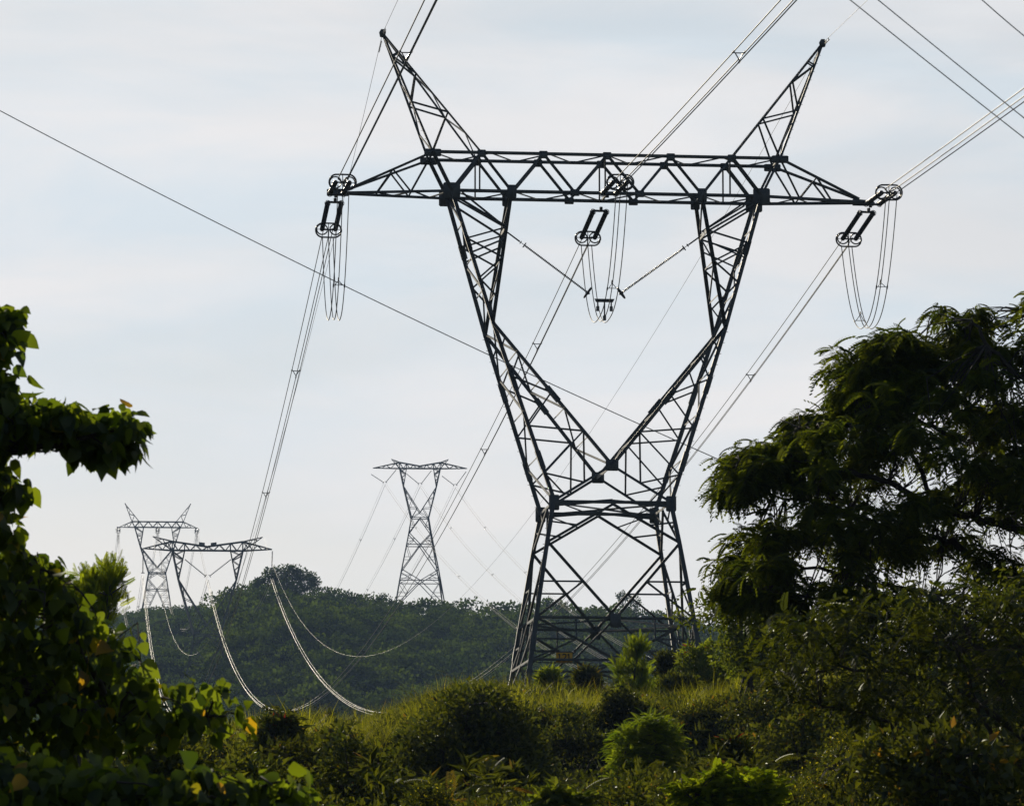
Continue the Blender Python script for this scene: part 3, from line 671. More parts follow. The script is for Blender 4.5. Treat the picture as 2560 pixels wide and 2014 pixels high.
for i, (xl, yl, xr, yr, xb, yb) in enumerate(((926, 1184, 992, 1172, 962, 1206), (1014, 1182, 1080, 1174, 1050, 1210), (1103, 1188, 1167, 1176, 1138, 1213))):
    nm = ['left', 'middle', 'right'][i]
    small_string('left-hand strand of the %s V insulator on the slender far pylon' % nm, P(xl, yl, DC), P(xb - 2, yb, DC), GC)
    small_string('right-hand strand of the %s V insulator on the slender far pylon' % nm, P(xr, yr, DC), P(xb + 2, yb, DC), GC)
    # line away to the left, line to the right over the hill crest
    a = P(xb, yb + 3, DC); b = P([700, 790, 880][i], [1640, 1640, 1645][i], 2100)
    b[2] = a[2] - 10
    b = P([812, 893, 976][i], [1518, 1505, 1510][i], 1950.)
    dirv = (b - a); pts = span(a, a + dirv * 1.3, 3, 30)
    bundle('conductor_bundle', 'faint triple conductor sloping left from the %s insulators of the slender far pylon' % nm, 'power line', pts, .03, [8, 18], 'lines of the slender far pylon', M['dark_cable'], .07, 1.5)
    b = P([1830, 1900, 1960][i], [1836, 1800, 1760][i], 820.); pts = span(a, b, 13, 50)
    bundle('conductor_bundle', 'faint triple conductor sloping right from the %s insulators of the slender far pylon' % nm, 'power line', pts, .024, [8, 17, 27, 36], 'lines of the slender far pylon', M['dull_cable'], .05, 1.4)
# tower A rigs and line from A to B
GA = 'tension insulator sets of the horned far pylon'; GL = 'lines between the horned far pylon and the hill pylon'
proto = None
for i, X in enumerate((-15.8, 0, 15.8)):
    att = tower_pt(X, 0, pa[2] - .3, YA, pa[0], DA)
    where = ['left arm tip', 'beam centre', 'right arm tip'][i]
    for sg in (1, -1):
        lab = '%s insulator set at the %s of the small horned pylon' % ('outgoing' if sg > 0 else 'near-side', where)
        dr = (-.08 * sg, sg, -.22); d = unit(np.array(dr))
        if proto is None or sg == -1 and i == 0:
            root = thing('tension_insulator_set', lab, 'insulator set', att, 0, GA); ux = unit(np.cross(d, [0, 0, 1]))
            for k in (-1, 1): s = Soup(); disc_string(s, d * .6 + ux * .45 * k, d * 5 + ux * .45 * k, .24, .4, .07); s.build('insulator_string', M['disc'], root)
            s = Soup(); s.tube(racetrack(d * 5, ux, np.cross(ux, d), 1.9, 1.1, 16), .08, 5); s.build('corona_ring', M['disc'], root)
            if sg > 0: proto = root
            else: proto2 = root
        else:
            root = copy_tree(proto if sg > 0 else proto2); root.location = att; root['label'] = lab
    e = att + unit(np.array([.08, -1, -.22])) * 5.3; e2 = att + unit(np.array([-.08, 1, -.22])) * 5.3
    t = np.linspace(0, 1, 24)[:, None]; pts = e * (1 - t) + e2 * t; pts[:, 2] -= 5.5 * (1 - np.abs(2 * t[:, 0] - 1) ** 2.3)
    bundle('jumper_loop', 'tiny pale jumper loop below the %s of the small horned pylon' % where, 'jumper cable', pts, .035, [], 'jumper loops of the horned far pylon', M['dull_cable'], .03, 1.3, False)
    S_ = sag_for(e, BEND[i], [1582, 1580, 1578][i])
    bundle('conductor_bundle', 'sunlit triple conductor sagging from the %s of the small horned pylon' % where, 'power line', span(BEND[i], e, S_, 60), .036, [7, 30], GL, M['dull_cable'], .06, 1.2)
    a = e2; bundle('conductor_bundle', 'faint conductor leaving the %s of the small horned pylon behind the hill' % where, 'power line', span(a, a + np.array([-50, 420, -52.]), 6, 24), .04, [], GL, M['dark_cable'], .06, 1.2)

# thin lines close to the camera
GN = 'thin single wires near the camera'
xs = np.linspace(-900, 3400, 60)
pts = Parr(xs, 277 + .5294 * xs - 2.48e-5 * xs ** 2, 79.5)
wire('overhead_wire', 'grey wire crossing the photo from upper left to the right tree', 'wire', pts, .0086, GN, M['grey_wire'])
for (x0, y0, x1, y1), lab in (((2125, 0, 2560, 345), 'lower of the two grey wires crossing the top right corner'), ((2195, 0, 2560, 295), 'upper of the two neighbouring grey wires in the top right corner'), ((2455, 0, 2560, 90), 'short grey wire alone in the extreme top right corner')):
    t = np.linspace(-1.6, 4, 40); X_ = x0 + (x1 - x0) * t; Y_ = y0 + (y1 - y0) * t - 14 * t * (t - 1) * .3
    wire('overhead_wire', lab, 'wire', Parr(X_, Y_, 42.), .0052, GN, M['grey_wire'])

# ------------------------------------------------------------------ leaf templates (axis +Y, face +Z)
def T_broad():
    ys = [0, .1, .32, .58, .82, 1.0]; ws = [.0, .33, .44, .34, .15, 0]
    V = []; Fs = []
    for y, w_ in zip(ys, ws):
        zc = -.22 * y * y; V += [(-w_, y - (.07 if .1 < y < .2 else 0), zc + .13 * w_), (0, y, zc), (w_, y - (.07 if .1 < y < .2 else 0), zc + .13 * w_)]
    for i in range(5):
        a = i * 3; b = a + 3; Fs += [[a, a + 1, b + 1, b], [a + 1, a + 2, b + 2, b + 1]]
    return np.array(V, float), np.array(Fs)
def T_small(w_=.28, droop=.15, fold=.12):
    V = [(0, 0, 0), (-w_, .42, fold * w_ * 2), (0, .45, -droop * .3), (w_, .42, fold * w_ * 2), (0, 1, -droop)]
    return np.array(V, float), np.array([[0, 2, 1, 1], [0, 3, 2, 2], [1, 2, 4, 4], [2, 3, 4, 4]])
def T_frond(n=9, ll=.34, lw=.085, droop=.55, ang=55, up=0.):
    V = []; Fs = []; k = 0
    def rc(t): return np.array([0, t * (1 - .18 * droop * t), up * t - droop * t * t])
    for i in range(n):
        t = .14 + .86 * (i + .5) / n; c = rc(t); L_ = ll * (1 - .55 * abs(t - .45) ** 1.5 * 2)
        for sg in (-1, 1):
            a = R(ang); d = np.array([sg * math.sin(a), math.cos(a), -.35]); d = d / np.linalg.norm(d); pr = np.array([-d[1], d[0], 0]); pr /= np.linalg.norm(pr)
            p0 = c; p1 = c + d * L_ * .5 + pr * lw * .5; p2 = c + d * L_ + np.array([0, 0, -.03]); p3 = c + d * L_ * .5 - pr * lw * .5
            V += [p0, p1, p2, p3]; Fs.append([k, k + 1, k + 2, k + 3]); k += 4
    for i in range(4):
        a, b = rc(i / 4), rc((i + 1) / 4); V += [a + [-.008, 0, 0], a + [.008, 0, 0], b + [.008, 0, 0], b + [-.008, 0, 0]]; Fs.append([k, k + 1, k + 2, k + 3]); k += 4
    return np.array(V, float), np.array(Fs)
def T_blade(w_=.5):
    V = []; Fs = []
    for i in range(4):
        t = i / 3; ww = w_ * (1 - t) ** .7; V += [(-ww, .45 * t ** 2.2, t * (1 - .12 * t)), (ww, .45 * t ** 2.2, t * (1 - .12 * t))]
        if i: Fs.append([2 * i - 2, 2 * i - 1, 2 * i + 1, 2 * i])
    return np.array(V, float), np.array(Fs)
def T_mini():
    return np.array([(0, 0, 0), (-.27, .45, .06), (0, 1, -.12), (.27, .45, .06)], float), np.array([[0, 3, 2, 2], [0, 2, 1, 1]])
MINI = T_mini()
BROAD, SMALL, LANCE = T_broad(), T_small(), T_small(.13, .3)
FROND = T_frond(8, .38, .15, .8); FINE = T_frond(13, .30, .05, .35, 62); FERN = T_frond(12, .42, .10, .25, 70, .15); UPF = T_frond(10, .26, .06, -.1, 35)
def frames(d, n):
    y = unit(d); x = unit(np.cross(y, n)); z = np.cross(x, y); return np.stack([x, y, z], -1)
def rdir(k, up=0., flat=1.):
    v = rng.normal(size=(k, 3)); v[:, 2] = v[:, 2] * flat + up; return unit(v)
def put(s, tpl, loc, d, n, size, jitter=.25, wide=None):
    k = len(loc); sc_ = size * rng.uniform(1 - jitter, 1 + jitter, k)
    sc_ = np.stack([sc_ * (wide or 1.) * rng.uniform(.7, 1.12, k), sc_, sc_ * rng.uniform(.6, 1.9, k)], 1)
    s.scatter(tpl[0], tpl[1], frames(d, n), loc, sc_, rng.random(k))

# ------------------------------------------------------------------ trees and plants
def in_poly(x, y, poly):
    c = np.zeros(len(x), bool); n = len(poly)
    for i in range(n):
        x0, y0 = poly[i]; x1, y1 = poly[(i + 1) % n]
        m = ((y0 > y) != (y1 > y)); xi = (x1 - x0) * (y - y0) / ((y1 - y0) + 1e-9) + x0; c ^= m & (x < xi)
    return c
def edge_d(x, y, poly):
    d = np.full(len(x), 1e9); n = len(poly)
    for i in range(n):
        a = np.array(poly[i], float); b = np.array(poly[(i + 1) % n], float); ab = b - a
        t = np.clip(((x - a[0]) * ab[0] + (y - a[1]) * ab[1]) / (ab @ ab + 1e-9), 0, 1); d = np.minimum(d, np.hypot(x - a[0] - ab[0] * t, y - a[1] - ab[1] * t))
    return d
def fill(poly, n, D, half, margin=12, soft=90, holes=()):
    """n points inside an outline, spread in depth: thick in the middle and thin at the rim"""
    p = np.array(poly, float); lo_, hi_ = p.min(0), p.max(0); out = []
    got = 0
    while got < n:
        x = rng.uniform(lo_[0], hi_[0], n * 3); y = rng.uniform(lo_[1], hi_[1], n * 3)
        m = in_poly(x, y, poly)
        for h in holes: m &= ~in_poly(x, y, h)
        x, y = x[m], y[m]; e = edge_d(x, y, poly); m = e > margin; x, y, e = x[m], y[m], e[m]
        k = len(x)
        if k == 0: margin *= .5; continue
        dep = D + half * np.sqrt(np.clip(e / soft, .04, 1)) * rng.uniform(-1, 1, k)
        u = (x - 1280) / F * 1.0; v = (1007 - y) / F
        yy = math.cos(TH) - math.sin(TH) * v; zz = math.sin(TH) + math.cos(TH) * v
        # keep the outline's real size at distance D while moving in depth
        out.append(np.stack([u / yy * dep, dep, zz / yy * dep], 1)); got += k
    return np.concatenate(out)[:n]
def limb(s, pts, r0, r1, n=7, sub=5, wob=.0):
    pts = np.asarray(pts, float); k = len(pts); t = np.linspace(0, k - 1, (k - 1) * sub + 1); res = []
    for tt in t:
        i = min(int(tt), k - 2); f = tt - i; p0 = pts[max(i - 1, 0)]; p1 = pts[i]; p2 = pts[i + 1]; p3 = pts[min(i + 2, k - 1)]
        res.append(.5 * ((2 * p1) + (-p0 + p2) * f + (2 * p0 - 5 * p1 + 4 * p2 - p3) * f * f + (-p0 + 3 * p1 - 3 * p2 + p3) * f ** 3))
    res = np.array(res); res[1:-1] += rng.normal(size=(len(res) - 2, 3)) * wob
    s.tube(res, np.linspace(r0, r1, len(res)), n); return res
def twigs(s, skel, targets, r=.012, frac=1.0, sag=.12):
    for c in targets:
        if rng.random() > frac: continue
        d = np.linalg.norm(skel - c, axis=1); i = int(np.argmin(d)); a = skel[max(0, i - 0)]
        m = (a + c) / 2 + rng.normal(size=3) * d[i] * .08 + np.array([0, 0, d[i] * sag])
        s.tube([a, (a + m) / 2 + rng.normal(size=3) * d[i] * .03, m, (m + c) / 2 + np.array([0, 0, d[i] * sag * .3]), c], np.array([r * (1 + min(d[i], 3) * .5), r * 1.3, r, r * .7, r * .35]), 4)
def clump_pts(cen, k, rad):
    c = np.repeat(cen, k, 0); off = rdir(len(c)) * (rng.random((len(c), 1)) ** .5) * rad; return c + off, off

def leaves_broad(s, cen, k, rad, size):
    p, off = clump_pts(cen, k, rad); n = len(p)
    d = unit(off + rng.normal(size=(n, 3)) * rad * .5 + np.array([0, 0, -1.1]) * rad)     # blades hang
    nrm = unit(rng.normal(size=(n, 3)) + np.array([0, -.5, .9]))
    put(s, BROAD, p, d, nrm, size, .5)
def leaves_frond(s, cen, k, tpl, size, up=.25, rad=.1, spread=1.):
    p, off = clump_pts(cen, k, rad); n = len(p); d = rdir(n, up, .35); nrm = np.tile([0, 0, 1.], (n, 1)) + rng.normal(size=(n, 3)) * .25
    put(s, tpl, p, d, nrm, size, .3)
def leaves_small(s, cen, k, rad, size, tpl=None, up=.3):
    p, off = clump_pts(cen, k, rad); n = len(p); d = unit(off / rad + rng.normal(size=(n, 3)) * .7 + np.array([0, 0, up])); nrm = unit(rng.normal(size=(n, 3)) * .8 + np.array([0, 0, 1.]))
    put(s, tpl or SMALL, p, d, nrm, size, .35)

def gz(x, y): return float(ground_z(np.array([x]), np.array([y]))[0])

# --- big-leaved tree on the left, near the camera
DL = 31.
P1 = [(-260, 790), (-60, 770), (0, 765), (18, 785), (40, 752), (58, 790), (70, 815), (66, 850), (50, 860), (30, 890), (8, 905), (-60, 900), (-260, 1000)]
P1b = [(-100, 915), (10, 918), (30, 925), (50, 918), (60, 938), (45, 952), (22, 958), (-100, 960)]
P2 = [(-260, 960), (10, 965), (45, 985), (75, 970), (95, 1000), (110, 960), (135, 968), (150, 1000), (180, 1005), (200, 1030), (230, 1035), (240, 1000), (258, 1012), (275, 1020), (300, 1004), (330, 1000), (352, 1010), (362, 1050), (366, 1100), (358, 1130), (345, 1165), (335, 1130), (315, 1160), (290, 1140), (262, 1150), (245, 1135), (220, 1165), (200, 1150), (185, 1125), (140, 1115), (90, 1105), (20, 1120), (-260, 1160)]
P3 = [(-260, 1120), (20, 1130), (50, 1150), (72, 1165), (66, 1190), (98, 1185), (100, 1240), (75, 1265), (48, 1250), (40, 1310), (22, 1345), (-260, 1350)]
P4 = [(-260, 1290), (0, 1295), (25, 1330), (60, 1340), (75, 1370), (110, 1362), (140, 1395), (150, 1440), (175, 1440), (205, 1420), (215, 1455), (200, 1500), (240, 1510), (290, 1560), (330, 1570), (350, 1555), (372, 1590), (375, 1640), (395, 1695), (440, 1715), (500, 1705), (550, 1690), (590, 1700), (585, 1740), (605, 1760), (635, 1780), (640, 1810), (610, 1850), (560, 1830), (520, 1860), (420, 1840), (330, 1850), (260, 1870), (200, 1900), (60, 1960), (-260, 2014)]
tl = thing('broadleaf_tree', 'dark big-leaved tree with heart-shaped leaves filling the left edge', 'tree', (P(-330, 2449, DL)[0], DL, -1.4))
o0 = np.array(tl.location)
sb = Soup(); trunkp = [np.array([o0[0], DL, -1.4]), P(-340, 2100, DL), P(-360, 1700, DL + .3), P(-300, 1250, DL + .2), P(-260, 800, DL)]
trs = limb(sb, trunkp, .16, .05, 10); sk = [trs]
tr_o = sb.build('trunk', M['bark'], None, True); 
def adopt(o, root):
    o.parent = root; o.location = (-root.location[0], -root.location[1], -root.location[2]); return o
adopt(tr_o, tl)
sb = Soup()
for pl_, r in (([(-300, 1250), (-60, 1150), (60, 1120), (140, 1112), (230, 1090), (320, 1060)], .035), ([(-300, 1300), (-40, 1150), (80, 1132), (150, 1125)], .02), ([(-280, 900), (-100, 860), (20, 830)], .02), ([(-260, 950), (-40, 960), (20, 945)], .012),
               ([(-340, 1500), (-120, 1330), (0, 1240), (50, 1210)], .02), ([(-350, 1700), (-50, 1500), (60, 1470), (160, 1560), (240, 1690), (310, 1790), (430, 1800), (560, 1790)], .035), ([(160, 1560), (260, 1620), (350, 1650)], .015), ([(-340, 1900), (0, 1760), (150, 1740), (300, 1800), (380, 1850)], .03), ([(60, 1470), (110, 1420), (180, 1460)], .014), ([(240, 1690), (380, 1740), (500, 1740)], .014)):
    sk.append(limb(sb, [P(x, y, DL + random.uniform(-.3, .3)) for x, y in pl_], r, r * .3, 6, 5, .012))
SK = np.concatenate(sk)
sl_ = Soup(); tg = []
for poly, n, k in ((P1, 46, 6), (P1b, 8, 3), (P2, 180, 6), (P3, 60, 5)):
    c = fill(poly, n, DL, .5, 23 if poly is P2 else 10, 60); tg.append(c); leaves_broad(sl_, c, int(k * 2.7), .1, .11)
c = fill(P4, 330, DL + .3, 1.5, 24, 150); tg.append(c); leaves_broad(sl_, c, 10, .13, .108)
c = fill(P4, 150, DL, .9, 8, 60); tg.append(c); leaves_broad(sl_, c, 5, .07, .10)
twigs(sb, SK, np.concatenate(tg), .006, .9)
adopt(sb.build('branches', M['bark'], None), tl); adopt(sl_.build('crown', M['broad']), tl)
# low big-leaved shrub at the bottom left
P5 = [(-100, 1880), (120, 1900), (260, 1910), (330, 1890), (380, 1935), (460, 1925), (490, 1900), (530, 1935), (580, 1940), (620, 1965), (650, 1955), (700, 1940), (745, 1935), (770, 1960), (790, 2010), (800, 2060), (-100, 2080)]
def shrub(name, label, cat, poly, D, half, n, fn, mat, base_px, extra=None, twig=.008, tfrac=.5, group=None, margin=10, soft=60, holes=(), stems=5, part='foliage'):
    bx = P(base_px, 1900, D)[0]; base = np.array([bx, D, gz(bx, D)])
    root = thing(name, label, cat, base, 0, group)
    c = fill(poly, n, D, half, margin, soft, holes); s = Soup(); fn(s, c); adopt(s.build(part, mat), root)
    sb = Soup(); sk = []
    cm = c.mean(0)
    for i in range(stems):
        tgt = c[rng.integers(len(c))]; b0 = base + np.array([rng.normal() * .15, rng.normal() * .15, -.1])
        sk.append(limb(sb, [b0, (b0 * .6 + tgt * .4) + np.array([0, 0, .15 * abs(tgt[2] - b0[2])]), tgt], twig * 4, twig, 5, 5, .01))
    twigs(sb, np.concatenate(sk), c, twig, tfrac); adopt(sb.build('stems', M['bark']), root)
    if extra: extra(root, c)
    return root
shrub('broadleaf_shrub', 'low big-leaved shrub along the bottom edge left of centre', 'shrub', P5, 27., .6, 230, lambda s, c: leaves_broad(s, c, 9, .11, .11), M['broad'], 350)

# --- feathery tree on the right
DR = 78.
PR = [(2950, 640), (2640, 700), (2590, 735), (2556, 732), (2532, 772), (2525, 812), (2500, 800), (2456, 756), (2413, 760), (2353, 738), (2322, 790), (2340, 815), (2365, 800), (2370, 850), (2340, 870), (2300, 832), (2269, 812), (2235, 822), (2182, 843), (2160, 885), (2122, 867), (2070, 858), (2052, 911), (2082, 950), (2124, 935), (2105, 985), (2122, 1018), (2085, 1000), (2020, 1028), (1955, 1050), (1962, 1100), (1930, 1092), (1891, 1102), (1851, 1122), (1800, 1132), (1756, 1150), (1765, 1162), (1800, 1160), (1790, 1210), (1805, 1225), (1765, 1268), (1780, 1280), (1815, 1262), (1822, 1288), (1850, 1262), (1880, 1280), (1925, 1235), (1960, 1250), (1940, 1275), (1880, 1290), (1850, 1300), (1815, 1310), (1800, 1360), (1780, 1390), (1770, 1420), (1740, 1440), (1745, 1490), (1790, 1500), (1800, 1540), (1850, 1560), (1950, 1600), (2100, 1640), (2300, 1680), (2560, 1700), (2950, 1700)]
holesR = [[(1950, 1390), (2070, 1375), (2110, 1450), (2000, 1470), (1940, 1440)], [(2180, 1170), (2290, 1150), (2300, 1240), (2230, 1250)], [(2240, 1420), (2330, 1400), (2350, 1460), (2280, 1480)], [(2360, 1285), (2440, 1300), (2560, 1350), (2640, 1400), (2560, 1420), (2420, 1350)], [(2060, 1330), (2110, 1320), (2130, 1370), (2090, 1390)], [(2330, 1400), (2420, 1430), (2470, 1500), (2400, 1490)], [(2100, 1240), (2130, 1290), (2150, 1330), (2110, 1310)], [(2240, 1180), (2265, 1165), (2285, 1200), (2255, 1225)], [(2340, 1290), (2420, 1310), (2520, 1350), (2540, 1400), (2440, 1350), (2360, 1330)], [(1880, 1500), (1960, 1560), (1960, 1590), (1880, 1550)]]
tr = thing('feathery_tree', 'large dark feathery-leaved tree filling the right side', 'tree', (P(2800, 2449, DR)[0], DR, gz(P(2800, 2449, DR)[0], DR)))
sb = Soup(); o0 = np.array(tr.location)
trs = limb(sb, [o0 - [0, 0, .3], P(2790, 1950, DR), P(2740, 1650, DR), P(2700, 1450, DR), P(2690, 1250, DR + .5)], .38, .18, 10, 6, .02)
adopt(sb.build('trunk', M['bark'], None, True), tr); sb = Soup(); sk = [trs]
for pl_, r, dz in (([(2700, 1450), (2560, 1329), (2456, 1297), (2345, 1269), (2200, 1200), (2050, 1160), (1850, 1150)], .11, -1), ([(2700, 1500), (2500, 1440), (2380, 1360), (2250, 1330), (2050, 1260), (1900, 1230)], .09, 1.), ([(2700, 1550), (2500, 1520), (2400, 1490), (2250, 1470), (2050, 1420), (1860, 1400)], .09, 0.),
                   ([(2740, 1600), (2560, 1570), (2350, 1560), (2150, 1520), (1900, 1470)], .07, -1.5), ([(2690, 1300), (2520, 1150), (2400, 1000), (2300, 900)], .1, 1.5), ([(2400, 1100), (2250, 1020), (2130, 930)], .05, 0.), ([(2690, 1250), (2600, 1000), (2480, 880), (2430, 800)], .09, -2), ([(2345, 1269), (2250, 1100), (2150, 1060), (2000, 1070)], .05, -1.), ([(2690, 1250), (2680, 950), (2600, 780)], .08, 0)):
    sk.append(limb(sb, [P(x, y, DR + dz * min(1, i / 2)) for i, (x, y) in enumerate(pl_)], r, r * .18, 7, 6, .025))
lob = np.concatenate([fill(PR, 400, DR, 3.6, 26, 200, holesR), fill(PR[5:45], 110, DR, 2.2, 16, 200, holesR)]); lr = rng.uniform(.2, .45, len(lob)); kk = 8
off = rdir(len(lob) * kk, .15, .55) * (rng.random((len(lob) * kk, 1)) ** .5); c = np.repeat(lob, kk, 0) + off * np.repeat(lr, kk)[:, None] * [1, 1, .5]
c = c[rng.random(len(c)) < .97]; s = Soup()
leaves_frond(s, c, 6, FROND, .27, .2, .11)
rim = fill(PR, 520, DR - 1.2, 2.2, 8, 120, holesR); leaves_frond(s, rim, 5, FROND, .27, .3, .1)
twigs(sb, np.concatenate(sk), c, .010, .4, .04)
adopt(sb.build('limbs', M['bark'], None), tr); adopt(s.build('crown', M['frond']), tr)

# --- lower right thicket: arching twiggy tree
PT = [(1920, 1540), (2040, 1500), (2200, 1480), (2330, 1430), (2480, 1440), (2700, 1400), (2900, 1400), (2900, 2100), (2500, 2090), (2480, 2020), (2440, 1950), (2300, 1880), (2180, 1830), (2080, 1790), (1960, 1760), (1880, 1720), (1850, 1670), (1890, 1610)]
DT = 66.
tt_ = thing('arching_tree', 'twiggy tree with long arching branches in the lower right corner', 'tree', (P(2720, 2000, DT)[0], DT, gz(P(2720, 2000, DT)[0], DT)))
sb = Soup(); o0 = np.array(tt_.location); trs = limb(sb, [o0 - [0, 0, .2], P(2700, 2000, DT), P(2660, 1800, DT)], .2, .1, 8); adopt(sb.build('trunk', M['bark'], None, True), tt_)
sb = Soup(); sk = [trs]
for pl_ in ([(2690, 1900), (2500, 1700), (2350, 1600), (2150, 1570), (1980, 1590)], [(2690, 1950), (2450, 1760), (2300, 1690), (2100, 1670), (1960, 1690)], [(2700, 2000), (2450, 1930), (2300, 1860), (2180, 1790), (2050, 1760)], [(2660, 1800), (2560, 1650), (2440, 1540), (2350, 1500)], [(2690, 1980), (2500, 1880), (2420, 1700), (2380, 1600)], [(2500, 1700), (2400, 1550), (2330, 1480)]):
    dz = random.uniform(-2, 2); sk.append(limb(sb, [P(x, y, DT + dz * i / 3) for i, (x, y) in enumerate(pl_)], .06, .012, 6, 6, .02))
c = fill(PT, 820, DT, 3., 12, 160); s = Soup(); leaves_frond(s, c[:430], 4, FROND, .30, .2, .12); leaves_small(s, c[350:], 14, .25, .10)
twigs(sb, np.concatenate(sk), c, .005, .5, .06); adopt(sb.build('limbs', M['bark'], None), tt_); adopt(s.build('crown', M['thicket']), tt_)

fs = lambda k, rad, size, tpl=None, up=.3: (lambda s, c: leaves_small(s, c, k, rad, size, tpl, up))
ff = lambda k, tpl, size, up=.25, rad=.1: (lambda s, c: leaves_frond(s, c, k, tpl, size, up, rad))
def upright(k, size, tpl, rad=.12):
    def fn(s, c):
        p, off = clump_pts(c, k, rad); n = len(p); d = rdir(n, 1.6, .5); put(s, tpl, p, d, rdir(n, .3), size, .3)
    return fn
# feathery bright treelet behind the left tree
shrub('feathery_treelet', 'pale green feathery treelet rising behind the big-leaved left tree', 'tree', [(205, 1440), (225, 1425), (250, 1432), (262, 1405), (285, 1405), (305, 1425), (308, 1455), (300, 1490), (330, 1495), (335, 1510), (305, 1530), (290, 1560), (250, 1600), (120, 1620), (60, 1500), (120, 1470), (180, 1480)], 105., 1.6, 250, upright(6, .36, UPF, .15), M['lime'], 190, twig=.015)
# leafy tree right of the pylon legs
def deepgreen(s, c): leaves_small(s, c, 22, .38, .17)
shrub('leafy_tree', 'small-leaved tree between the pylon legs and the feathery tree', 'tree', [(1668, 1548), (1690, 1530), (1740, 1520), (1760, 1500), (1800, 1490), (1850, 1500), (1900, 1480), (2000, 1500), (2050, 1560), (2060, 1660), (1900, 1700), (1800, 1680), (1780, 1630), (1770, 1580), (1740, 1560), (1700, 1560)], 150., 2.4, 330, deepgreen, M['frond'], 1860, twig=.02, holes=[[(1765, 1590), (1800, 1570), (1810, 1600), (1780, 1620)]])
shrub('young_conifer', 'bright yellow-green bushy young tree in front of the pylon base', 'tree', [(1520, 1660), (1545, 1655), (1565, 1625), (1552, 1605), (1575, 1600), (1590, 1590), (1605, 1592), (1615, 1605), (1622, 1625), (1618, 1650), (1628, 1680), (1640, 1720), (1650, 1760), (1530, 1760), (1545, 1710)], 190., .8, 95, upright(9, .45, UPF, .1), M['lime'], 1590, twig=.02)
for poly, bx_, D_, mt, lab in (([(1640, 1650), (1665, 1620), (1690, 1650), (1700, 1720), (1690, 1760), (1640, 1760)], 1668, 195., 'cover', 'upright leafy sapling just right of the bright yellow-green young tree'),
                               ([(1695, 1650), (1720, 1600), (1750, 1625), (1775, 1600), (1800, 1640), (1830, 1650), (1845, 1720), (1810, 1780), (1720, 1780), (1690, 1700)], 1760, 185., 'yfrond', 'sapling with red-tipped leaf rosettes below the small-leaved tree'),
                               ([(1640, 1700), (1680, 1690), (1740, 1700), (1760, 1760), (1640, 1770)], 1695, 180., 'vine', 'low dark leafy bush between the bright young tree and the red-tipped sapling'),
                               ([(1840, 1640), (1880, 1620), (1930, 1650), (1950, 1720), (1900, 1770), (1840, 1760)], 1890, 175., 'yfrond', 'sunlit sapling below the arching branches at the right end of the grass'),
                               ([(1345, 1700), (1360, 1675), (1385, 1670), (1400, 1690), (1400, 1750), (1350, 1750)], 1372, 200., 'yfrond', 'small bright rosette plant in the grass at the left pylon feet'),
                               ([(1430, 1690), (1470, 1665), (1505, 1700), (1500, 1750), (1430, 1750)], 1465, 205., 'cover', 'low dark bush in the grass between the pylon feet')):
    def ex(root, c, lab=lab):
        if 'red-tipped' in lab:
            s = Soup(); cc_ = c[np.argsort(-c[:, 2])[:4]]; leaves_small(s, cc_, 6, .15, .22, LANCE, 1.); adopt(s.build('red_leaves', M['red']), root)
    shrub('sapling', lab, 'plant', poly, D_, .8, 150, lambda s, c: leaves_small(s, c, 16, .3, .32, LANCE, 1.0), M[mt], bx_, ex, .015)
# bushes on the bank
shrub('feathery_bush', 'rounded dark feathery bush on the bank below the grass', 'bush', [(1510, 1960), (1520, 1880), (1530, 1830), (1575, 1800), (1620, 1780), (1660, 1785), (1690, 1820), (1710, 1850), (1725, 1900), (1720, 1960), (1740, 2010), (1600, 2060), (1540, 2040)], 112., 1.3, 560, ff(6, FINE, .30, .5, .12), M['bright'], 1625)
shrub('fern_bush', 'bright green fern-like bush at the bottom edge right of centre', 'bush', [(1675, 1960), (1700, 1940), (1760, 1945), (1775, 1910), (1830, 1915), (1850, 1935), (1900, 1915), (1940, 1915), (1945, 1945), (1960, 1985), (1950, 2050), (1700, 2060)], 74., .7, 260, ff(6, FERN, .20, .25, .10), M['lime'], 1820)
shrub('fern_bush', 'small yellowish fern bush at the bottom edge near the middle', 'bush', [(1290, 2014), (1330, 1990), (1370, 1970), (1400, 1962), (1440, 1975), (1490, 1980), (1490, 2060), (1290, 2060)], 80., .5, 90, ff(6, FERN, .22, .4, .1), M['yfrond'], 1400)
def blossoms(root, c):
    s = Soup(); leaves_small(s, c[np.arange(0, len(c), 1)], 6, .2, .05); adopt(s.build('blossoms', M['flower']), root)
shrub('flowering_bush', 'wide bush sprinkled with tiny yellow blossoms at the lower right', 'bush', [(1950, 1990), (1965, 1960), (2010, 1930), (2030, 1890), (2060, 1850), (2070, 1820), (2110, 1830), (2160, 1850), (2220, 1860), (2290, 1900), (2380, 1940), (2440, 2000), (2450, 2080), (1950, 2080)], 84., 1.6, 420, fs(18, .3, .085), M['vine'], 2160, blossoms)
shrub('flowering_bush', 'small bush with pale yellow blossoms at the bottom left of the mound', 'bush', [(1010, 1990), (1040, 1955), (1080, 1960), (1110, 1945), (1130, 1970), (1120, 2060), (1010, 2060)], 80., .5, 60, fs(18, .25, .085), M['vine'], 1075, blossoms)
shrub('vine_mound', 'dark mound of shrubs smothered in creepers at the foot of the grassy ridge', 'bush', [(930, 2060), (950, 1950), (990, 1870), (1040, 1800), (1110, 1750), (1150, 1725), (1210, 1720), (1270, 1740), (1310, 1790), (1350, 1840), (1370, 1900), (1400, 1980), (1400, 2060)], 116., 3.0, 1000, fs(26, .42, .17), M['vine'], 1180, None, .02, .2)
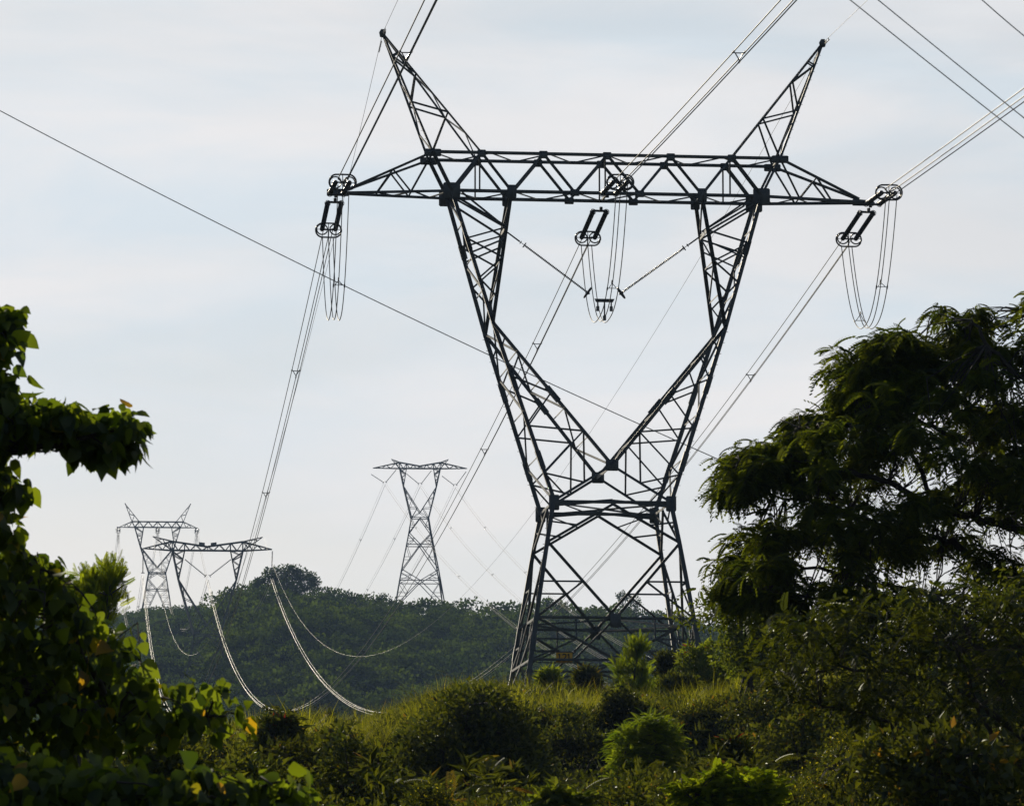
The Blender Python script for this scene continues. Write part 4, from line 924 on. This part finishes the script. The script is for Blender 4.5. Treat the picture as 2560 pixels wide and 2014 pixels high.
def redtip(root, c):
    s = Soup(); cc_ = c[np.argsort(-c[:, 2])[:5]]; leaves_small(s, cc_, 6, .2, .22, LANCE, .6); adopt(s.build('red_leaves', M['red']), root)
shrub('red_tipped_shrub', 'shrub with a few red leaves beside the tip of the big-leaved branch', 'shrub', [(640, 1810), (680, 1795), (720, 1790), (750, 1810), (745, 1870), (700, 1900), (640, 1880)], 120., .8, 90, fs(16, .3, .3, LANCE, .2), M['vine'], 700, redtip)
shrub('red_tipped_shrub', 'small shrub with red leaves in the dark hollow above the fern-like bush', 'shrub', [(1795, 1870), (1825, 1850), (1860, 1860), (1870, 1900), (1850, 1920), (1800, 1920)], 100., .5, 50, fs(16, .25, .26, LANCE, .2), M['vine'], 1830, redtip)

# --- dense low growth on the bank
def bank_pts(n, d0, d1, u0, u1):
    D = d0 + (d1 - d0) * rng.random(n) ** .8; U = rng.uniform(u0, u1, n); X = (U - 1280) / F * D; return np.stack([X, D, ground_z(X, D)], 1)
s = Soup(); c = bank_pts(4200, 62, 150, -700, 3300); c[:, 2] += rng.random(len(c)) * .5
leaves_small(s, c, 20, .38, .11, MINI)
mnd = bank_pts(380, 64, 146, -500, 3200); um = mnd[:, 0] / mnd[:, 1] * F + 1280; low = ((um > 1380) & (um < 2100) & (mnd[:, 1] > 96)) | ((um > 900) & (um < 1420) & (mnd[:, 1] < 118)) | ((um < 960) & (mnd[:, 1] > 104))
mr_ = np.where(low, .35, 1.) * rng.uniform(.6, 1.8, len(mnd)) * np.clip(mnd[:, 1] / 110, .6, 1.1); per = 800
d = rdir(len(mnd) * per, .5); d[:, 2] = np.abs(d[:, 2]); rr = np.repeat(mr_, per)
lump = 1 + .35 * np.sin(d[:, 0] * 5 + np.repeat(rng.random(len(mnd)) * 9, per)) * np.cos(d[:, 1] * 6 + np.repeat(rng.random(len(mnd)) * 9, per)) - .5 * rng.random(len(d)) ** 2
p = np.repeat(mnd, per, 0) + d * (rr * lump)[:, None] * [1, 1, .75]
put(s, MINI, p, unit(d + rng.normal(size=d.shape) * .9 + [0, 0, .2]), rdir(len(d), .8), .115, .5)
cl = bank_pts(2200, 144, 155, 1150, 2300); cl[:, 2] += rng.random(len(cl)) * .25; leaves_small(s, cl, 20, .3, .15, MINI)
ro = bank_pts(170, 78, 152, 300, 2600); ro[:, 2] += rng.uniform(.2, 1.3, len(ro)); leaves_small(s, ro, 16, .08, .36, LANCE, .5)
fr_ = bank_pts(260, 74, 148, 200, 2700); fr_[:, 2] += rng.uniform(.1, 1.1, len(fr_)); leaves_frond(s, fr_, 6, FINE, .5, .6, .1)
wd = bank_pts(560, 150, 235, 500, 2200); kk = (vnoise(wd[:, 0], wd[:, 1], 6, 5.) > -.1); wd = wd[kk]; per = 130
d = rdir(len(wd) * per, .6); d[:, 2] = np.abs(d[:, 2]); p = np.repeat(wd, per, 0) + d * np.repeat(rng.uniform(.3, 1.0, len(wd)), per)[:, None] * rng.uniform(.4, 1.1, (len(d), 1))
put(s, MINI, p, unit(d + rng.normal(size=d.shape) * .8), rdir(len(d), .8), .17, .5)
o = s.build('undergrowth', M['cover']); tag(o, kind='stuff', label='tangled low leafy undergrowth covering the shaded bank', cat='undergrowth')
s = Soup(); st_ = bank_pts(650, 64, 225, -200, 2900)
for q_ in st_:
    h_ = random.uniform(.5, 1.5) * min(1, q_[1] / 110); lean = rng.normal(size=3) * .35 * h_; lean[2] = 0
    s.tube([q_, q_ + lean * .3 + [0, 0, h_ * .5], q_ + lean + [0, 0, h_ * .9], q_ + lean * 1.8 + [0, 0, h_]], np.array([.012, .01, .007, .004]) * (q_[1] / 110) ** .5, 4)
tag(s.build('dead_stalks', M['dry']), kind='stuff', label='thin dead stalks standing among the undergrowth', cat='stalks')
# bushes one can tell apart on the bank
BB = [(560, 1930, 108, 1.2), (850, 1915, 116, 1.1), (760, 1940, 95, 1.3), (900, 1960, 92, 1.4), (1440, 1850, 145, 1.3), (1560, 1775, 155, 1.0), (1770, 1960, 118, 1.0), (1930, 1800, 130, 1.5), (1960, 1880, 110, 1.3), (2250, 1790, 95, 1.6), (420, 1960, 70, 1.0), (2360, 1960, 60, 1.0), (660, 1990, 78, 1.0)]
BL = ['dark bush below the tip of the big-leaved branch', 'leafy bush on the slope left of the creeper mound', 'bush low on the slope right of the bottom left shrub', 'bush beside the lower left foot of the creeper mound', 'dim bush right of the creeper mound, under the grass', 'small bush tucked under the grass edge above the rounded feathery bush', 'small dark bush right of the rounded feathery bush, above the fern-like bush', 'shaded bush at the right end of the grass band', 'dark bush above the left end of the yellow-blossomed bush', 'bush under the arching branches on the right', 'dark bush above the bottom left big-leaved shrub', 'dark bush near the bottom right corner behind the yellow blossoms', 'dark bush between the bottom left shrub and the slope']
for (x, y, D_, r_), lab in zip(BB, BL):
    rp = r_ * F / D_; poly = [(x + rp * q_ * math.cos(a), y - rp * .75 * q_ * math.sin(a)) for a, q_ in ((a, random.uniform(.55, 1.35)) for a in np.linspace(0, 2 * math.pi, 16)[:-1])]
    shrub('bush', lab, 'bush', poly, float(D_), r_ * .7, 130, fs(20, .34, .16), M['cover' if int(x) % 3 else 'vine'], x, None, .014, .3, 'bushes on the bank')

# --- grass on the ridge
s = Soup(); n = 9500
D = 128 + 110 * rng.random(n) ** 1.2; U = rng.uniform(380, 2250, n); X = (U - 1280) / F * D; Z = ground_z(X, D)
keep = (D + edge_shift(U, D) > 152) & (vnoise(X, D, 5, 9.) + rng.random(n) * 1.2 > .15); X, D, Z = X[keep], D[keep], Z[keep]; n = len(X); kb = 17
jit = rng.normal(size=(n * kb, 3)) * [.17, .17, 0]; base = np.repeat(np.stack([X, D, Z], 1), kb, 0) + jit
az = np.arctan2(jit[:, 1], jit[:, 0]) + rng.normal(size=n * kb) * .5; dv = np.stack([np.cos(az), np.sin(az), 0 * az], 1)
Rm = np.stack([np.cross(dv, [0, 0, 1.]), dv, np.tile([0, 0, 1.], (len(dv), 1))], -1)
hgt = np.repeat((.25 + .95 * rng.random(n) ** 1.5) * (1 + .6 * vnoise(X, D, 3.1, 2.)), kb) * rng.uniform(.6, 1.25, n * kb); bl = T_blade(1.)
s.scatter(bl[0], bl[1], Rm, base, np.stack([rng.uniform(.009, .019, n * kb), hgt * rng.uniform(.3, 2.2, n * kb), hgt * rng.uniform(.6, 1, n * kb)], 1), np.clip(.55 * np.repeat(rng.random(n), kb) + .45 * rng.random(n * kb), 0, 1))
# seed stalks
n = 500; D = rng.uniform(170, 235, n); U = np.concatenate([rng.uniform(600, 1200, n // 2), rng.uniform(600, 1900, n - n // 2)]); X = (U - 1280) / F * D; Z = ground_z(X, D)
az = rng.uniform(0, 2 * math.pi, n); dv = np.stack([np.cos(az), np.sin(az), 0 * az], 1); Rm = np.stack([np.cross(dv, [0, 0, 1.]), dv, np.tile([0, 0, 1.], (n, 1))], -1); hgt = rng.uniform(1.1, 1.9, n)
s.scatter(bl[0], bl[1], Rm, np.stack([X, D, Z], 1), np.stack([np.full(n, .012), hgt * .5, hgt], 1), rng.random(n))
o = s.build('grass', M['grass']); tag(o, kind='stuff', label='tall backlit grass along the ridge in front of the big pylon', cat='grass')

# ------------------------------------------------------------------ woods on the far hills
def crowns(s, cen, rad, per, q, flat=.75):
    """rounded crowns of many leaf tufts; cen (n,3), rad (n,)"""
    n = len(cen); d = rdir(n * per, .35); d[:, 2] = np.abs(d[:, 2]) * .95 - .12
    rr = np.repeat(rad, per); lump = 1 + .22 * np.sin(d[:, 0] * 5 + np.repeat(rng.random(n) * 9, per)) * np.cos(d[:, 1] * 4 + np.repeat(rng.random(n) * 9, per))
    p = np.repeat(cen, per, 0) + d * (rr * lump * rng.uniform(.72, 1.05, n * per))[:, None] * np.array([1, 1, flat])
    dd = unit(d + rng.normal(size=d.shape) * .7); nr = unit(d * .8 + rng.normal(size=d.shape) * .6)
    sz = rr * q * rng.uniform(.6, 1.3, n * per); col = np.clip(np.repeat(rng.random(n), per) * .85 + rng.random(n * per) * .15, 0, 1)
    s.scatter(MINI[0] * [1.5, 1, 1], MINI[1], frames(dd, nr), p, sz, col)
def hill_pts(n, d0, d1, u0, u1):
    D = rng.uniform(d0, d1, n); U = rng.uniform(u0, u1, n); X = (U - 1280) / F * D; return np.stack([X, D, ground_z(X, D)], 1), U
s = Soup(); c, U = hill_pts(3400, 1010, 1400, 300, 2050)
right = U > 525 + (1400 - c[:, 1]) * .10 + 40 * np.sin(c[:, 1] / 40); c = c[right]
rad = 1.6 + 4.4 * rng.random(len(c)) ** 2.2; rad *= (1 + .25 * vnoise(c[:, 0], c[:, 1], 40, 4)); c[:, 2] += rad * .35
crowns(s, c, rad, 190, .17)
o = s.build('hill_woodland', M['wood']); tag(o, kind='stuff', label='dense dark woodland covering the far right hill', cat='woodland')
s = Soup(); c, U = hill_pts(2600, 1010, 1660, -100, 760)
left = U < 600 + (1400 - c[:, 1]) * .10; c = c[left]; kp = (vnoise(c[:, 0], c[:, 1], 16, 8.) + rng.random(len(c)) * 1.3 > .25) | (c[:, 1] < 1250); c = c[kp]
rad = rng.uniform(.7, 2.0, len(c)) + (c[:, 1] < 1200) * .8; c[:, 2] += rad * .35; crowns(s, c, rad, 60, .36)
o = s.build('hill_scrub', M['woodpale']); tag(o, kind='stuff', label='pale scrub scattered over the grassy far left hill', cat='scrub')
# grassy skin of tufts on the left hill
s = Soup(); c, U = hill_pts(16000, 1100, 1665, -150, 760); 
put(s, SMALL, c + [0, 0, .1], rdir(len(c), 1., .5), rdir(len(c)), 1.0, .5); tag(s.build('hill_grass', M['woodpale']), kind='stuff', label='coarse grass on the far left hill', cat='grass')
# skyline trees
def sky_tree(name, label, poly, D_, half, n, k, rad, size, tx, ty, mat='wood', group='single trees on the skyline', lm=((0, 0),)):
    bx = P(tx, ty, D_); root = thing(name, label, 'tree', (bx[0], D_, bx[2] - 3), 0, group)
    c = fill(poly, n, D_, half, 2, 15); s = Soup(); leaves_small(s, c, k, rad, size, T_small(.35)); adopt(s.build('crown', M[mat]), root)
    sb = Soup(); top = c.mean(0); b0 = np.array([bx[0], D_, bx[2] - 3]); sk = [limb(sb, [b0, (b0 + top) / 2, top], .35, .15, 6)]
    for i in range(9): t = c[rng.integers(len(c))]; sk.append(limb(sb, [sk[0][3], (sk[0][6] + t) / 2 + [0, 0, .6], t], .16, .04, 5))
    adopt(sb.build('trunk', M['bark']), root)
def ring(x, y, rx, ry, n=12): return [(x + rx * math.cos(a) * (1 + .12 * math.sin(3 * a)), y - ry * math.sin(a)) for a in np.linspace(0, 2 * math.pi, n + 1)[:-1]]
sky_tree('umbrella_tree', 'wide flat-topped tree on the summit of the wooded hill', [(620, 1468), (635, 1450), (660, 1440), (665, 1425), (700, 1418), (740, 1416), (770, 1428), (790, 1438), (800, 1462), (790, 1480), (750, 1490), (700, 1485), (660, 1478)], 1385., 5, 210, 26, 1.2, .75, 715, 1500)
sky_tree('skyline_tree', 'tiny feathery tree leaning out from the crest left of the slender pylon', [(935, 1500), (945, 1487), (962, 1482), (968, 1492), (950, 1505)], 1390., 1.5, 22, 12, .7, .5, 948, 1525)
sky_tree('skyline_tree', 'small round-headed tree on the crest seen through the left pylon legs', ring(1368, 1505, 12, 11), 1385., 1.2, 26, 16, .7, .5, 1370, 1550)
sky_tree('skyline_tree', 'broader dark tree on the crest left of the airy tall tree', ring(1404, 1522, 22, 18), 1385., 2., 60, 18, .9, .55, 1405, 1560)
sky_tree('skyline_tree', 'low bushy tree on the crest at the middle of the pylon base', ring(1452, 1538, 16, 14), 1385., 1.8, 40, 18, .8, .55, 1452, 1565)
sky_tree('skyline_tree', 'tall airy tree with loose crown rising above the crest inside the pylon base', [(1540, 1490), (1548, 1478), (1565, 1480), (1580, 1490), (1600, 1496), (1605, 1510), (1598, 1530), (1600, 1555), (1560, 1560), (1545, 1540), (1552, 1515)], 1375., 2.6, 100, 14, .8, .55, 1572, 1575)
sky_tree('skyline_tree', 'faint leafless-looking sapling on the crest of the left hill', ring(608, 1512, 8, 9), 1600., .8, 16, 5, .8, .35, 609, 1532)

# ------------------------------------------------------------------ haze
bm_v = []; x0, x1, y0, y1, z0, z1 = -30000, 30000, -600, 9400, -12, 235
hz = Soup(); V = [(x, y, z) for z in (z0, z1) for y in (y0, y1) for x in (x0, x1)]
hz.add(V, [[0, 2, 3, 1], [4, 5, 7, 6], [0, 1, 5, 4], [2, 6, 7, 3], [0, 4, 6, 2], [1, 3, 7, 5]])
hm, N, L = new_mat('haze_air'); pv = N('ShaderNodeVolumePrincipled'); pv.inputs['Color'].default_value = (.42, .62, 1, 1); pv.inputs['Density'].default_value = 5.5e-5; pv.inputs['Anisotropy'].default_value = .2
oo = N('ShaderNodeOutputMaterial'); L(pv.outputs[0], oo.inputs['Volume'])
o = hz.build('haze', hm); tag(o, kind='stuff', label='thin blue haze filling the valley air', cat='haze')
